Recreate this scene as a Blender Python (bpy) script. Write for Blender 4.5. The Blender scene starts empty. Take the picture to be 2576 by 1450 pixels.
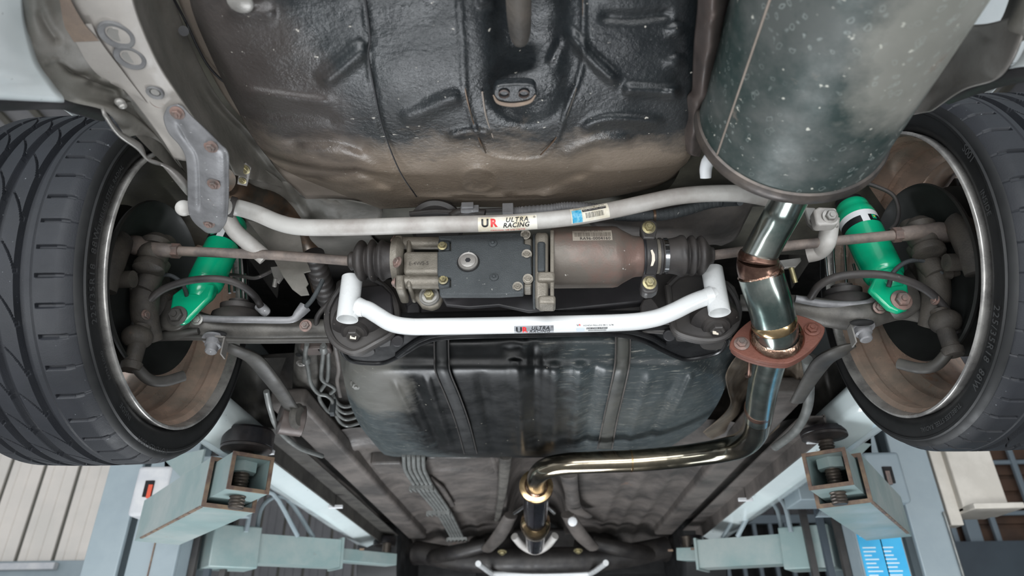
import bpy, bmesh, math, random
import numpy as np
from mathutils import Vector, Matrix
random.seed(7)
SC = bpy.context.scene
COL = SC.collection
H = 1.3                                   # eye height; "Z" below is measured from the eye
# ---------------------------------------------------------------- camera
F = 1717.0
_p, _w, _r = math.radians(29), math.radians(2.0), math.radians(.59)
FW = np.array([-math.sin(_w)*math.cos(_p), math.cos(_w)*math.cos(_p), math.sin(_p)])
_r0 = np.array([math.cos(_w), math.sin(_w), 0.0]); _u0 = np.cross(_r0, FW)
RT = math.cos(_r)*_r0-math.sin(_r)*_u0; UP = math.cos(_r)*_u0+math.sin(_r)*_r0
cd = bpy.data.cameras.new('camera'); cam = bpy.data.objects.new('camera', cd); COL.objects.link(cam)
cam.matrix_world = Matrix(((RT[0], UP[0], -FW[0], 0), (RT[1], UP[1], -FW[1], 0), (RT[2], UP[2], -FW[2], H), (0, 0, 0, 1)))
cd.sensor_width = 36; cd.lens = F/2576*36; cd.clip_start = .02; cd.clip_end = 100
cd.dof.use_dof = True; cd.dof.focus_distance = 1.12; cd.dof.aperture_fstop = 5.0
SC.camera = cam
# ---------------------------------------------------------------- light
wd = bpy.data.worlds.new('daylight'); SC.world = wd; wd.use_nodes = True
bg = wd.node_tree.nodes['Background']; bg.inputs[0].default_value = (.88, .93, 1.0, 1); bg.inputs[1].default_value = .70
def area(name, loc, rot, sx, sy, power, col=(1, 1, 1)):
    l = bpy.data.lights.new(name, 'AREA'); l.shape = 'RECTANGLE'; l.size = sx; l.size_y = sy; l.energy = power; l.color = col
    o = bpy.data.objects.new(name, l); COL.objects.link(o); o.location = loc
    o.rotation_euler = [math.radians(a) for a in rot]; return o
area('shop_door_daylight', (-.6, -4.2, 1.9), (92, 0, -8), 5.0, 2.8, 270, (.95, .98, 1))
area('daylit_floor_fill', (-.42, 2.42, .10), (180, 0, 0), 1.1, .75, 34, (.92, .96, 1))  # added light standing in for the daylit floor ahead of the car
area('low_daylight_fill', (.2, -1.3, .25), (125, 0, 0), 2.4, .9, 30, (.98, .99, 1))  # added fill for daylight from behind the eye, not a real lamp
area('side_fill_left', (-1.5, -.5, .35), (150, 0, -60), 1.3, .22, 13, (.95, .98, 1))  # added fill from low on the left, no tube lamp known there
area('side_fill_right', (1.7, -.4, .35), (150, 0, 60), 1.3, .22, 11, (.95, .98, 1))  # the matching added fill on the right
SC.view_settings.view_transform = 'Standard'; SC.view_settings.look = 'None'
SC.view_settings.gamma = 1; SC.view_settings.use_curve_mapping = False
SC.view_settings.exposure = 0.35
# ---------------------------------------------------------------- helpers
def ray(x, y): return FW+(x-1288)/F*RT-(y-725)/F*UP
def P(x, y, Z=None, Y=None, X=None, d=None):      # a photo point on a plane of the place
    D = ray(x, y)
    t = X/D[0] if X is not None else Y/D[1] if Y is not None else Z/D[2] if Z is not None else d
    q = D*t; return np.array([q[0], q[1], q[2]+H])
def pr(v):
    v = np.array(v, float)-np.array([0, 0, H]); d = v@FW
    return 1288+F*(v@RT)/d, 725-F*(v@UP)/d
def A(*v): return np.array(v, float)
def unit(v): v = np.array(v, float); return v/max(1e-9, np.linalg.norm(v))
ORG = {}
def thing(name, label, cat, loc, group=None):
    o = bpy.data.objects.new(name, None); COL.objects.link(o); o.location = loc; o.empty_display_size = .05
    o['label'] = label; o['category'] = cat
    if group: o['group'] = group
    ORG[o.name] = A(*loc); return o
def obj(name, geo, mat, parent=None, sharp=35, bevel=0, label=None, cat=None, group=None, kind=None, solid=0, seg=2):
    v, f = geo; v = np.asarray(v, float)
    if parent is not None: org = ORG[parent.name]
    else: org = A(*( (v.min(0)+v.max(0))/2 )); org[2] = v[:, 2].min()
    me = bpy.data.meshes.new(name); me.from_pydata((v-org).tolist(), [], [list(map(int, q)) for q in f]); me.update()
    me.materials.append(M(mat)); me.shade_smooth()
    if sharp < 180: me.set_sharp_from_angle(angle=math.radians(sharp))
    o = bpy.data.objects.new(name, me); COL.objects.link(o)
    if parent is not None: o.parent = parent
    else: o.location = org
    ORG[o.name] = org
    if solid:
        m = o.modifiers.new('s', 'SOLIDIFY'); m.thickness = solid; m.offset = 0
    if bevel:
        m = o.modifiers.new('b', 'BEVEL'); m.width = bevel; m.segments = seg; m.limit_method = 'ANGLE'; m.angle_limit = math.radians(40)
        m.harden_normals = False
    if label: o['label'] = label
    if cat: o['category'] = cat
    if group: o['group'] = group
    if kind: o['kind'] = kind
    return o
def join(*gs):
    V = []; Fc = []; n = 0
    for v, f in gs:
        v = np.asarray(v, float); V.append(v); Fc += [[i+n for i in q] for q in f]; n += len(v)
    return np.vstack(V), Fc
def cat(pts, sub=6, closed=False):                 # Catmull-Rom through points of any dimension
    p = np.array(pts, float)
    if len(p) < 3 or sub <= 1: return p
    q = np.vstack([2*p[0]-p[1], p, 2*p[-1]-p[-2]]); out = []
    for i in range(1, len(q)-2):
        a, b, c, d = q[i-1:i+3]
        for k in range(sub):
            t = k/sub; out.append(.5*((2*b)+(-a+c)*t+(2*a-5*b+4*c-d)*t*t+(-a+3*b-3*c+d)*t**3))
    out.append(p[-1]); return np.array(out)
def tube(pts, r, n=16, sub=6, cap=True, flat=None, up=None):
    p = np.array(pts, float); rr = np.array(r if hasattr(r, '__len__') else [r]*len(p), float)
    pr_ = cat(np.hstack([p, rr[:, None]]), sub); p = pr_[:, :3]; rr = pr_[:, 3]
    T = np.gradient(p, axis=0); T /= np.linalg.norm(T, axis=1)[:, None]+1e-12
    u = unit(np.cross(T[0], up if up is not None else ([0, 0, 1] if abs(T[0][2]) < .9 else [0, 1, 0])))
    V = []; 
    for i in range(len(p)):
        u = unit(u-T[i]*(u@T[i])); w = np.cross(T[i], u)
        for k in range(n):
            a = 2*math.pi*k/n; V.append(p[i]+rr[i]*(math.cos(a)*u+math.sin(a)*w*(flat or 1)))
    Fc = [[i*n+k, i*n+(k+1) % n, (i+1)*n+(k+1) % n, (i+1)*n+k] for i in range(len(p)-1) for k in range(n)]
    if cap: Fc += [list(range(n))[::-1], [(len(p)-1)*n+k for k in range(n)]]
    return np.array(V), Fc
def frame(d, up=None):
    d = unit(d); up = np.array(up if up is not None else ([0, 0, 1] if abs(d[2]) < .9 else [0, 1, 0]), float)
    u = unit(np.cross(up, d)); return u, np.cross(d, u), d
def rev(c, axis, prof, n=40, cap=True, sx=1, sy=1, a0=0, a1=360):  # lathe: prof = (t along axis, r)
    u, w, d = frame(axis); c = np.array(c, float); V = []; full = (a1-a0) >= 360
    m = n if full else n+1
    for t, r in prof:
        for k in range(m):
            a = math.radians(a0+(a1-a0)*k/n); V.append(c+d*t+r*(sx*math.cos(a)*u+sy*math.sin(a)*w))
    Fc = [[i*m+k, i*m+(k+1) % m, (i+1)*m+(k+1) % m, (i+1)*m+k] for i in range(len(prof)-1) for k in range(n)]
    if cap and full: Fc += [list(range(m))[::-1], [(len(prof)-1)*m+k for k in range(m)]]
    return np.array(V), Fc
def cyl(p0, p1, r, n=24, r1=None):
    p0 = np.array(p0, float); p1 = np.array(p1, float); L = np.linalg.norm(p1-p0)
    return rev(p0, p1-p0, [(0, r), (L, r1 if r1 is not None else r)], n)
def pipe(p0, p1, r, wall, n=32):
    p0 = np.array(p0, float); p1 = np.array(p1, float); L = np.linalg.norm(p1-p0); q = r-wall
    g = rev(p0, p1-p0, [(0, q), (0, r), (L, r), (L, q), (0, q)], n, cap=False); return g
def beam(p0, p1, w, h, up=(0, 0, 1), hollow=0):
    p0 = np.array(p0, float); p1 = np.array(p1, float); u, v, d = frame(p1-p0, up)
    def ring(p, a, b): return [p-u*a-v*b, p+u*a-v*b, p+u*a+v*b, p-u*a+v*b]
    if not hollow:
        V = ring(p0, w/2, h/2)+ring(p1, w/2, h/2)
        return np.array(V), [[3, 2, 1, 0], [4, 5, 6, 7]]+[[i, (i+1) % 4, 4+(i+1) % 4, 4+i] for i in range(4)]
    V = ring(p0, w/2, h/2)+ring(p1, w/2, h/2)+ring(p0, w/2-hollow, h/2-hollow)+ring(p1, w/2-hollow, h/2-hollow); Fc = []
    for i in range(4):
        j = (i+1) % 4; Fc += [[i, j, 4+j, 4+i], [8+j, 8+i, 12+i, 12+j], [j, i, 8+i, 8+j], [4+i, 4+j, 12+j, 12+i]]
    return np.array(V), Fc
def box(c, s, rz=0):
    c = np.array(c, float); s = np.array(s, float)/2; V = []
    for x in (-1, 1):
        for y in (-1, 1):
            for z in (-1, 1):
                a, b = x*s[0], y*s[1]; V.append(c+A(a*math.cos(rz)-b*math.sin(rz), a*math.sin(rz)+b*math.cos(rz), z*s[2]))
    return np.array(V), [[0, 1, 3, 2], [4, 6, 7, 5], [0, 4, 5, 1], [2, 3, 7, 6], [0, 2, 6, 4], [1, 5, 7, 3]]
def prism(pts, t):                                # planar outline pushed along vector t
    p = np.array(pts, float); n = len(p); t = np.array(t, float)
    return np.vstack([p, p+t]), [list(range(n)), [n+k for k in range(n)][::-1]]+[[i, (i+1) % n, n+(i+1) % n, n+i][::-1] for i in range(n)]
def plate(px, t, sub=1, **kw):                    # outline on one plane of the place, with thickness
    if sub > 1:
        q = cat(list(px)+[px[0]], sub)[:-1]
    else: q = px
    pts = [P(a, b, **kw) for a, b in q]
    return prism(pts, t if hasattr(t, '__len__') else ((0, t, 0) if 'Y' in kw else (0, 0, t) if 'Z' in kw else (t, 0, 0)))
def ball(c, r, n=16, m=10):
    r = np.array(r if hasattr(r, '__len__') else [r]*3, float); V = []; Fc = []
    for i in range(m+1):
        a = math.pi*i/m
        for k in range(n):
            b = 2*math.pi*k/n; V.append(np.array(c)+r*A(math.sin(a)*math.cos(b), math.sin(a)*math.sin(b), math.cos(a)))
    for i in range(m):
        for k in range(n): Fc.append([i*n+k, (i+1)*n+k, (i+1)*n+(k+1) % n, i*n+(k+1) % n])
    return np.array(V), Fc
def bolt(p, d, r, h=None, washer=True):           # hex head on a washer
    h = h or r*.8; p = np.array(p, float); d = unit(d)
    g = [rev(p, d, [(0, r), (h*.85, r), (h, r*.86)], 6)]
    if washer: g.append(rev(p-d*r*.1, d, [(0, r*1.45), (r*.25, r*1.45), (r*.3, r*1.35)], 20))
    g.append(rev(p+d*h, d, [(0, r*.45), (r*.25, r*.42)], 10)); return join(*g)
def segd(px, py, poly):                           # distance to a polyline and the share of its length
    D = np.full(px.shape, 1e9); TT = np.zeros(px.shape); n = 0
    Ls = [math.hypot(b[0]-a[0], b[1]-a[1]) for a, b in zip(poly[:-1], poly[1:])]; tot = sum(Ls)+1e-9
    for (ax, ay), (bx, by) in zip(poly[:-1], poly[1:]):
        dx, dy = bx-ax, by-ay; t = np.clip(((px-ax)*dx+(py-ay)*dy)/(dx*dx+dy*dy+1e-9), 0, 1)
        q = np.hypot(px-ax-t*dx, py-ay-t*dy); m = q < D; D = np.where(m, q, D); TT = np.where(m, (sum(Ls[:n])+t*Ls[n])/tot, TT); n += 1
    return D, TT
def lumps(x, y, s, seed=0):
    rs = np.random.RandomState(seed); o = 0*x
    for k in range(9):
        a = rs.rand()*6.28; f = s*(.6+rs.rand()*1.6); o = o+np.sin((x*math.cos(a)+y*math.sin(a))*f+rs.rand()*6.28)
    return o/4.
def patch(rows, nu=8, nv=8, feats=(), lump=(), close=False):
    # pressed sheet: rows of (photo x, photo y, Z) lofted smoothly; feats press beads (+ = towards the viewer)
    R = [cat(r, nu) for r in rows]; R = np.array(R); nr, nc = R.shape[:2]
    G = cat(R.reshape(nr, -1), nv).reshape(-1, nc, 3) if nr > 2 else np.array([R[0]*(1-t)+R[1]*t for t in np.linspace(0, 1, nv+1)])
    x, y, Z = G[..., 0], G[..., 1], G[..., 2].copy()
    for ft in feats:
        poly, w, dz = ft[:3]; d, tt = segd(x, y, cat(poly, 4) if len(poly) > 2 else poly)
        if len(ft) > 3 and ft[3] == 'flat': Z -= dz/(1+np.exp((d-w)/(w*.12)))
        else:
            tp_ = np.clip(np.minimum(tt, 1-tt)/.16, 0, 1) if w < 30 else 1
            Z -= dz*np.exp(-(d/w)**2)*(tp_*tp_*(3-2*tp_) if len(poly) > 1 and w >= 7 else 1)
    for s, a, sd in lump: Z += a*lumps(x, y, s, sd)
    V = np.array([P(a, b, Z=c) for a, b, c in zip(x.ravel(), y.ravel(), Z.ravel())])
    a, b = x.shape
    Fc = [[i*b+k, i*b+k+1, (i+1)*b+k+1, (i+1)*b+k] for i in range(a-1) for k in range(b-1)]
    return V, Fc
def grid(fn, nu, nv):                             # surface from fn(u, v) arrays on [0,1]^2
    u, v = np.meshgrid(np.linspace(0, 1, nu+1), np.linspace(0, 1, nv+1)); V = np.stack(fn(u, v), -1).reshape(-1, 3); b = nu+1
    return V, [[i*b+k, i*b+k+1, (i+1)*b+k+1, (i+1)*b+k] for i in range(nv) for k in range(nu)]
def textgeo(s, size, shear=0, bold=0, spacing=1):
    c = bpy.data.curves.new('t', 'FONT'); c.body = s; c.size = size; c.shear = shear; c.offset = bold; c.align_x = 'CENTER'; c.align_y = 'CENTER'
    c.space_character = spacing; c.resolution_u = 3
    o = bpy.data.objects.new('t', c); COL.objects.link(o); dg = bpy.context.evaluated_depsgraph_get(); dg.update()
    me = bpy.data.meshes.new_from_object(o.evaluated_get(dg)); V = np.array([v.co[:] for v in me.vertices]); Fc = [list(p.vertices) for p in me.polygons]
    bpy.data.objects.remove(o); bpy.data.meshes.remove(me); return V, Fc
def maptext(s, size, fn, **kw):
    V, Fc = textgeo(s, size, **kw); b = bmesh.new(); vs = [b.verts.new(v) for v in V]
    for f in Fc:
        try: b.faces.new([vs[i] for i in f])
        except ValueError: pass
    y0, y1 = V[:, 1].min(), V[:, 1].max(); k = 9 if size > .004 else 3
    for i in range(1, k):                          # cut into bands so the letters can bend round the tube
        y = y0+(y1-y0)*i/k
        bmesh.ops.bisect_plane(b, geom=b.verts[:]+b.edges[:]+b.faces[:], dist=1e-7, plane_co=(0, y, 0), plane_no=(0, 1, 0))
    b.verts.index_update(); V = np.array([v.co[:] for v in b.verts]); Fc = [[v.index for v in f.verts] for f in b.faces]; b.free()
    return np.array([fn(a, b) for a, b, _ in V]), Fc
def ontube(p0, p1, r, ref):                       # (u along, v up around) -> point on a straight tube, v=0 facing ref
    p0 = np.array(p0, float); d = unit(np.array(p1)-p0); n = unit(np.array(ref)-d*(np.array(ref)@d)); w = np.cross(n, d)
    if w[2] < 0: w = -w
    return lambda u, v, dr=0: p0+d*u+(r+dr)*(math.cos(v/r)*n+math.sin(v/r)*w)
def decal(fn, u0, u1, v0, v1, dr, nu=4, nv=10):
    V = [fn(u0+(u1-u0)*i/nu, v0+(v1-v0)*k/nv, dr) for k in range(nv+1) for i in range(nu+1)]; b = nu+1
    return np.array(V), [[k*b+i, k*b+i+1, (k+1)*b+i+1, (k+1)*b+i] for k in range(nv) for i in range(nu)]
# ---------------------------------------------------------------- materials
MATS = {}; SPEC = {}
def M(k):
    if k in MATS: return MATS[k]
    m = bpy.data.materials.new(k); MATS[k] = m; m.use_nodes = True; build(m, **SPEC[k]); return m
def lin(c): return tuple(((x/255+.055)/1.055)**2.4 if x/255 > .04045 else x/255/12.92 for x in c)+(1,)
def build(m, c, c2=None, rough=.5, metal=0, scale=12, lo=.4, hi=.62, bump=0, bscale=60, fine=0, rust=None, rs=9, rt=.6,
          speck=None, st=.7, sscale=220, dirt=None, coat=0, emit=0, streak=None, spec=.5, rvar=.12, blot=None):
    nt = m.node_tree; N = nt.nodes; L = nt.links; b = N['Principled BSDF']
    def nd(t, **kw):
        n = N.new(t)
        for k, v in kw.items():
            if k in n.inputs: n.inputs[k].default_value = v
        return n
    geo = N.new('ShaderNodeNewGeometry'); co = geo.outputs['Position']
    def noise(s, det=5, rg=.6, vec=None, dist=0):
        n = nd('ShaderNodeTexNoise', Scale=s, Detail=det, Roughness=rg, Distortion=dist); L.new(vec or co, n.inputs['Vector']); return n.outputs['Fac']
    def ramp(fac, a, bb):
        n = N.new('ShaderNodeMapRange'); n.inputs['From Min'].default_value = a; n.inputs['From Max'].default_value = bb; L.new(fac, n.inputs['Value']); return n.outputs['Result']
    def mix(fac, a, bb):
        n = N.new('ShaderNodeMix'); n.data_type = 'RGBA'
        L.new(fac, n.inputs['Factor'])
        for s, q in (('A', a), ('B', bb)):
            inp = [i for i in n.inputs if i.name == s and i.type == 'RGBA'][0]
            if isinstance(q, tuple): inp.default_value = q
            else: L.new(q, inp)
        return [o for o in n.outputs if o.type == 'RGBA'][0]
    def mth(op, a, bb):
        n = N.new('ShaderNodeMath'); n.operation = op
        for i, q in enumerate((a, bb)):
            if isinstance(q, (int, float)): n.inputs[i].default_value = q
            else: L.new(q, n.inputs[i])
        n.use_clamp = True; return n.outputs[0]
    col = lin(c)
    if c2: col = mix(ramp(noise(scale, 6, .65), lo, hi), lin(c), lin(c2))
    if streak:                                       # rubbed streaks along X
        mp = N.new('ShaderNodeMapping'); mp.inputs['Scale'].default_value = streak[1]; L.new(co, mp.inputs['Vector'])
        col = mix(mth('MULTIPLY', ramp(noise(10, 8, .75, mp.outputs[0]), streak[2], streak[2]+.12), .8), col, lin(streak[0]))
    dm = None
    for dd in (dirt or ()):                          # dirt with its own place: (colour, centre, radii, strength)
        dc, ce, ra, stg = dd
        vs = N.new('ShaderNodeVectorMath'); vs.operation = 'SUBTRACT'; L.new(co, vs.inputs[0]); vs.inputs[1].default_value = (ce[0], ce[1], ce[2]+H)
        vd = N.new('ShaderNodeVectorMath'); vd.operation = 'DIVIDE'; L.new(vs.outputs[0], vd.inputs[0]); vd.inputs[1].default_value = ra
        vl = N.new('ShaderNodeVectorMath'); vl.operation = 'LENGTH'; L.new(vd.outputs[0], vl.inputs[0])
        ds = mth('ADD', vl.outputs['Value'], mth('MULTIPLY', noise(18, 7, .7), .5)) if 0 else None
        n1 = N.new('ShaderNodeMath'); n1.operation = 'MULTIPLY_ADD'; L.new(noise(14, 7, .7), n1.inputs[0]); n1.inputs[1].default_value = .9; L.new(vl.outputs['Value'], n1.inputs[2])
        fac = ramp(n1.outputs[0], 1.6, 1.25); fac = mth('MULTIPLY', fac, stg)
        col = mix(fac, col, lin(dc))
    if blot:                                         # dried drops: rings
        vo = N.new('ShaderNodeTexVoronoi'); vo.inputs['Scale'].default_value = blot[1]; wv = nd('ShaderNodeTexNoise', Scale=60, Detail=2); L.new(co, wv.inputs['Vector'])
        wa = N.new('ShaderNodeVectorMath'); wa.operation = 'MULTIPLY_ADD'; L.new(wv.outputs['Color'], wa.inputs[0]); wa.inputs[1].default_value = (.012, .02, .012); L.new(co, wa.inputs[2])
        L.new(wa.outputs[0], vo.inputs['Vector'])
        a = ramp(vo.outputs['Distance'], .16, .2); b2 = ramp(vo.outputs['Distance'], .30, .23)
        col = mix(mth('MULTIPLY', mth('MULTIPLY', mth('MULTIPLY', a, b2), ramp(noise(9, 4), .42, .62)), .4), col, lin(blot[0]))
    rf = None
    if rust:
        rf = ramp(noise(rs, 8, .72), rt, rt+.09); col = mix(rf, col, lin(rust))
    if speck:
        col = mix(ramp(noise(sscale, 2, .5), st, st+.05), col, lin(speck))
    if isinstance(col, tuple): b.inputs['Base Color'].default_value = col
    else: L.new(col, b.inputs['Base Color'])
    rn = N.new('ShaderNodeMapRange'); L.new(noise(scale*1.7, 5), rn.inputs['Value']); rn.inputs['From Min'].default_value = .3; rn.inputs['From Max'].default_value = .7
    rn.inputs['To Min'].default_value = max(.03, rough-rvar); rn.inputs['To Max'].default_value = min(1, rough+rvar); L.new(rn.outputs[0], b.inputs['Roughness'])
    if rf is not None and metal > 0:
        mm = N.new('ShaderNodeMath'); mm.operation = 'MULTIPLY_ADD'; L.new(rf, mm.inputs[0]); mm.inputs[1].default_value = -metal; mm.inputs[2].default_value = metal; L.new(mm.outputs[0], b.inputs['Metallic'])
    else: b.inputs['Metallic'].default_value = metal
    b.inputs['Specular IOR Level'].default_value = spec
    b.inputs['Coat Weight'].default_value = coat; b.inputs['Coat Roughness'].default_value = .15
    if emit: b.inputs['Emission Color'].default_value = lin(c); b.inputs['Emission Strength'].default_value = emit
    if bump or fine:
        h = None; bp = N.new('ShaderNodeBump'); bp.inputs['Strength'].default_value = 1; bp.inputs['Distance'].default_value = 1
        n1 = N.new('ShaderNodeMath'); n1.operation = 'MULTIPLY'; L.new(noise(bscale, 3, .55), n1.inputs[0]); n1.inputs[1].default_value = bump
        n2 = N.new('ShaderNodeMath'); n2.operation = 'MULTIPLY_ADD'; L.new(noise(bscale*5, 2), n2.inputs[0]); n2.inputs[1].default_value = fine; L.new(n1.outputs[0], n2.inputs[2])
        L.new(n2.outputs[0], bp.inputs['Height']); L.new(bp.outputs[0], b.inputs['Normal'])
def S(k, **kw): SPEC[k] = kw
S('white_paint', c=(212, 214, 214), rough=.28, coat=.3, rvar=.03)
S('white_dirty', c=(186, 184, 180), c2=(156, 150, 145), rough=.45, rust=(88, 80, 72), rs=16, rt=.68, scale=9)
S('undercoat', c=(22, 26, 29), c2=(38, 42, 44), rough=.33, scale=8, bump=.0010, bscale=150, fine=.00035, speck=(205, 200, 190), st=.73, sscale=120, spec=.6,
  dirt=[((138, 124, 110), (-.05, .95, .68), (.62, .25, .2), .95), ((84, 76, 72), (-.34, .66, .62), (.12, .25, .2), .5)])
S('undercoat_dark', c=(52, 50, 48), c2=(84, 78, 72), rough=.6, scale=7, bump=.002, bscale=70, rust=(110, 84, 60), rs=11, rt=.7)
S('body_shadow', c=(40, 40, 40), c2=(60, 58, 55), rough=.75, scale=6)
S('floor_brown', c=(100, 94, 90), c2=(66, 63, 61), rough=.5, scale=5, bump=.0015, bscale=40, rust=(120, 92, 76), rs=7, rt=.66)
S('body_grey', c=(156, 151, 146), c2=(174, 169, 163), rough=.42, scale=5, bump=.0004, bscale=120, rust=(136, 102, 80), rs=60, rt=.66)
S('body_beige', c=(146, 134, 124), c2=(128, 118, 108), rough=.5, scale=8, fine=.0003)
S('body_side', c=(98, 96, 90), c2=(116, 112, 106), rough=.55, scale=12, bump=.0008, bscale=90)
S('seam_tape', c=(134, 118, 104), c2=(120, 106, 96), rough=.85, scale=40, fine=.0006, bscale=100)
S('paint_teal', c=(206, 218, 219), c2=(216, 226, 226), rough=.16, scale=3, coat=.5, speck=(88, 92, 92), st=.74, sscale=60)
S('paint_teal_lit', c=(240, 246, 247), c2=(226, 236, 238), rough=.2, scale=3, coat=.4, speck=(96, 100, 100), st=.73, sscale=70)  # lighter copy of the skirt's paint, the missing light put into its colour
S('dull_silver', c=(150, 148, 144), c2=(128, 124, 120), rough=.4, metal=.35, scale=10, rust=(104, 84, 70), rs=26, rt=.7, fine=.0002)
S('bracket_grey', c=(136, 136, 138), c2=(114, 114, 116), rough=.5, metal=.2, scale=18, rust=(122, 96, 86), rs=40, rt=.66, fine=.0003, speck=(220, 220, 220), st=.73, sscale=160)
S('rust_bolt', c=(136, 112, 104), c2=(104, 96, 92), rough=.6, metal=.4, scale=60)
S('zinc_bolt', c=(160, 150, 112), c2=(110, 104, 84), rough=.4, metal=.6, scale=70)
S('rubber', c=(62, 58, 56), c2=(44, 42, 42), rough=.55, scale=14, fine=.0002, speck=(120, 112, 106), st=.72, sscale=90)
S('black_plastic', c=(38, 38, 40), c2=(50, 48, 50), rough=.45, scale=10)
S('black_gloss', c=(20, 21, 23), c2=(28, 28, 29), rough=.3, scale=9, rust=(70, 60, 54), rs=22, rt=.74)
S('black_steel', c=(50, 48, 48), c2=(64, 61, 59), rough=.45, scale=9, bump=.0003, bscale=40, rust=(92, 62, 50), rs=22, rt=.74, speck=(130, 126, 120), st=.76, sscale=110)
S('cast_alu', c=(130, 124, 114), c2=(100, 95, 86), rough=.5, metal=.35, scale=14, fine=.0005, bscale=90, rust=(92, 76, 64), rs=20, rt=.64)
S('motor_can', c=(104, 97, 90), c2=(116, 94, 86), rough=.48, metal=.3, scale=11, lo=.45, hi=.6, rust=(96, 92, 90), rs=14, rt=.62, fine=.0003, speck=(196, 190, 184), st=.73, sscale=130)
S('cover_grey', c=(68, 72, 74), c2=(60, 64, 66), rough=.6, metal=.3, scale=16, fine=.0009, bscale=160, speck=(165, 165, 160), st=.73, sscale=170)
S('rod', c=(132, 120, 112), c2=(104, 96, 92), rough=.6, metal=.2, scale=30, fine=.0003)
S('arm_grey', c=(98, 95, 90), c2=(70, 68, 65), rough=.5, metal=.25, scale=12, rust=(56, 52, 48), rs=12, rt=.6, fine=.0003)
S('arm_dark', c=(70, 68, 64), c2=(50, 48, 46), rough=.6, scale=12, rust=(92, 66, 46), rs=14, rt=.66)
S('green', c=(3, 166, 120), c2=(5, 158, 114), rough=.25, coat=.6, scale=8, rvar=.04)
S('sticker_black', c=(20, 22, 26), rough=.4)
S('sticker_silver', c=(150, 152, 156), c2=(126, 128, 132), rough=.35, metal=.1, scale=30)
S('sticker_white', c=(226, 222, 212), c2=(200, 190, 166), rough=.45, scale=30, rust=(150, 130, 88), rs=60, rt=.64)
S('sticker_dull', c=(150, 142, 130), c2=(136, 126, 116), rough=.55, scale=60)
S('sticker_red', c=(206, 40, 44), rough=.4)
S('sticker_blue', c=(34, 148, 190), c2=(120, 186, 208), rough=.4, scale=150)
S('sticker_pale', c=(190, 200, 226), rough=.35)
S('sticker_yellow', c=(226, 196, 40), rough=.4)
S('ink_brown', c=(92, 84, 76), rough=.6)
S('ink', c=(24, 24, 28), rough=.5)
S('paint_mark', c=(226, 216, 200), rough=.5)
S('tyre', c=(33, 35, 40), c2=(28, 30, 34), rough=.62, scale=6, fine=.00025, bscale=110, speck=(120, 124, 128), st=.74, sscale=150, spec=.4)
S('tyre_wall', c=(18, 19, 20), c2=(26, 27, 28), rough=.5, scale=9)
S('tyre_letter', c=(62, 63, 64), rough=.5)
S('rim_inner', c=(196, 168, 150), c2=(150, 138, 126), rough=.28, metal=.25, scale=7, lo=.4, hi=.6, rust=(140, 88, 58), rs=7, rt=.60)
S('rim_lip', c=(176, 174, 170), c2=(130, 128, 126), rough=.3, metal=.5, scale=20)
S('rim_spoke', c=(60, 60, 60), c2=(44, 42, 42), rough=.5, metal=.3, scale=10)
S('knuckle', c=(72, 67, 61), c2=(50, 47, 44), rough=.65, scale=16, rust=(98, 76, 58), rs=12, rt=.62, fine=.0006)
S('shield_dark', c=(30, 32, 31), c2=(40, 42, 40), rough=.6, scale=8, rust=(84, 60, 44), rs=7, rt=.68)
S('muffler', c=(88, 92, 90), c2=(46, 60, 58), rough=.5, metal=.25, scale=13, lo=.36, hi=.62, rust=(116, 108, 100), rs=14, rt=.62, blot=((182, 192, 188), 85),
  speck=(190, 190, 180), st=.70, sscale=110, fine=.0001, dirt=[((160, 158, 150), (.38, .42, .46), (.09, .12, .09), .6)])
S('muffler_seam', c=(106, 98, 92), c2=(76, 72, 70), rough=.4, metal=.6, scale=20)
S('stainless', c=(170, 174, 168), c2=(104, 122, 118), rough=.2, metal=.95, scale=8, lo=.4, hi=.64, rvar=.06, blot=((160, 170, 165), 70))
S('stainless_warm', c=(168, 156, 136), c2=(104, 102, 92), rough=.16, metal=1, scale=5, rvar=.05)
S('weld', c=(192, 162, 142), c2=(126, 94, 80), rough=.22, metal=1, scale=26, bump=.001, bscale=160)
S('weld_brown', c=(92, 68, 60), c2=(128, 102, 88), rough=.28, metal=.85, scale=18)
S('rust_flange', c=(108, 66, 54), c2=(92, 56, 46), rough=.6, metal=.2, scale=18, fine=.0005, rust=(80, 56, 48), rs=14, rt=.64)
S('chrome', c=(190, 194, 198), rough=.12, metal=1)
S('purple_steel', c=(84, 80, 96), c2=(60, 58, 70), rough=.15, metal=.95, scale=8)
S('gold_steel', c=(206, 178, 136), c2=(160, 130, 96), rough=.2, metal=1, scale=10)
S('copper_pipe', c=(98, 78, 62), c2=(70, 66, 60), rough=.4, metal=.5, scale=12, lo=.45, hi=.6)
S('tank', c=(66, 73, 75), c2=(54, 61, 63), rough=.4, scale=8, spec=.35, streak=((168, 166, 156), (2.2, 30, 10), .56), speck=(200, 195, 180), st=.755, sscale=90, bump=.0003, bscale=60,
  dirt=[((8, 10, 11), (-.135, 1.5, .52), (.20, .70, .2), 1), ((12, 15, 16), (-.05, 1.8, .52), (.17, .5, .2), .95), ((112, 110, 104), (-.36, 1.35, .52), (.1, .18, .2), .7)])
S('strap', c=(74, 74, 70), c2=(56, 58, 56), rough=.5, scale=14, dirt=[((14, 16, 17), (-.18, 1.6, .5), (.16, .9, .3), 1)])
S('heat_foil', c=(120, 108, 94), c2=(92, 82, 72), rough=.5, metal=.4, scale=10, bump=.002, bscale=30, rust=(86, 66, 56), rs=16, rt=.62)
S('flange_brown', c=(84, 74, 70), c2=(66, 60, 58), rough=.5, metal=.2, scale=9, rust=(128, 84, 62), rs=18, rt=.66)
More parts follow.
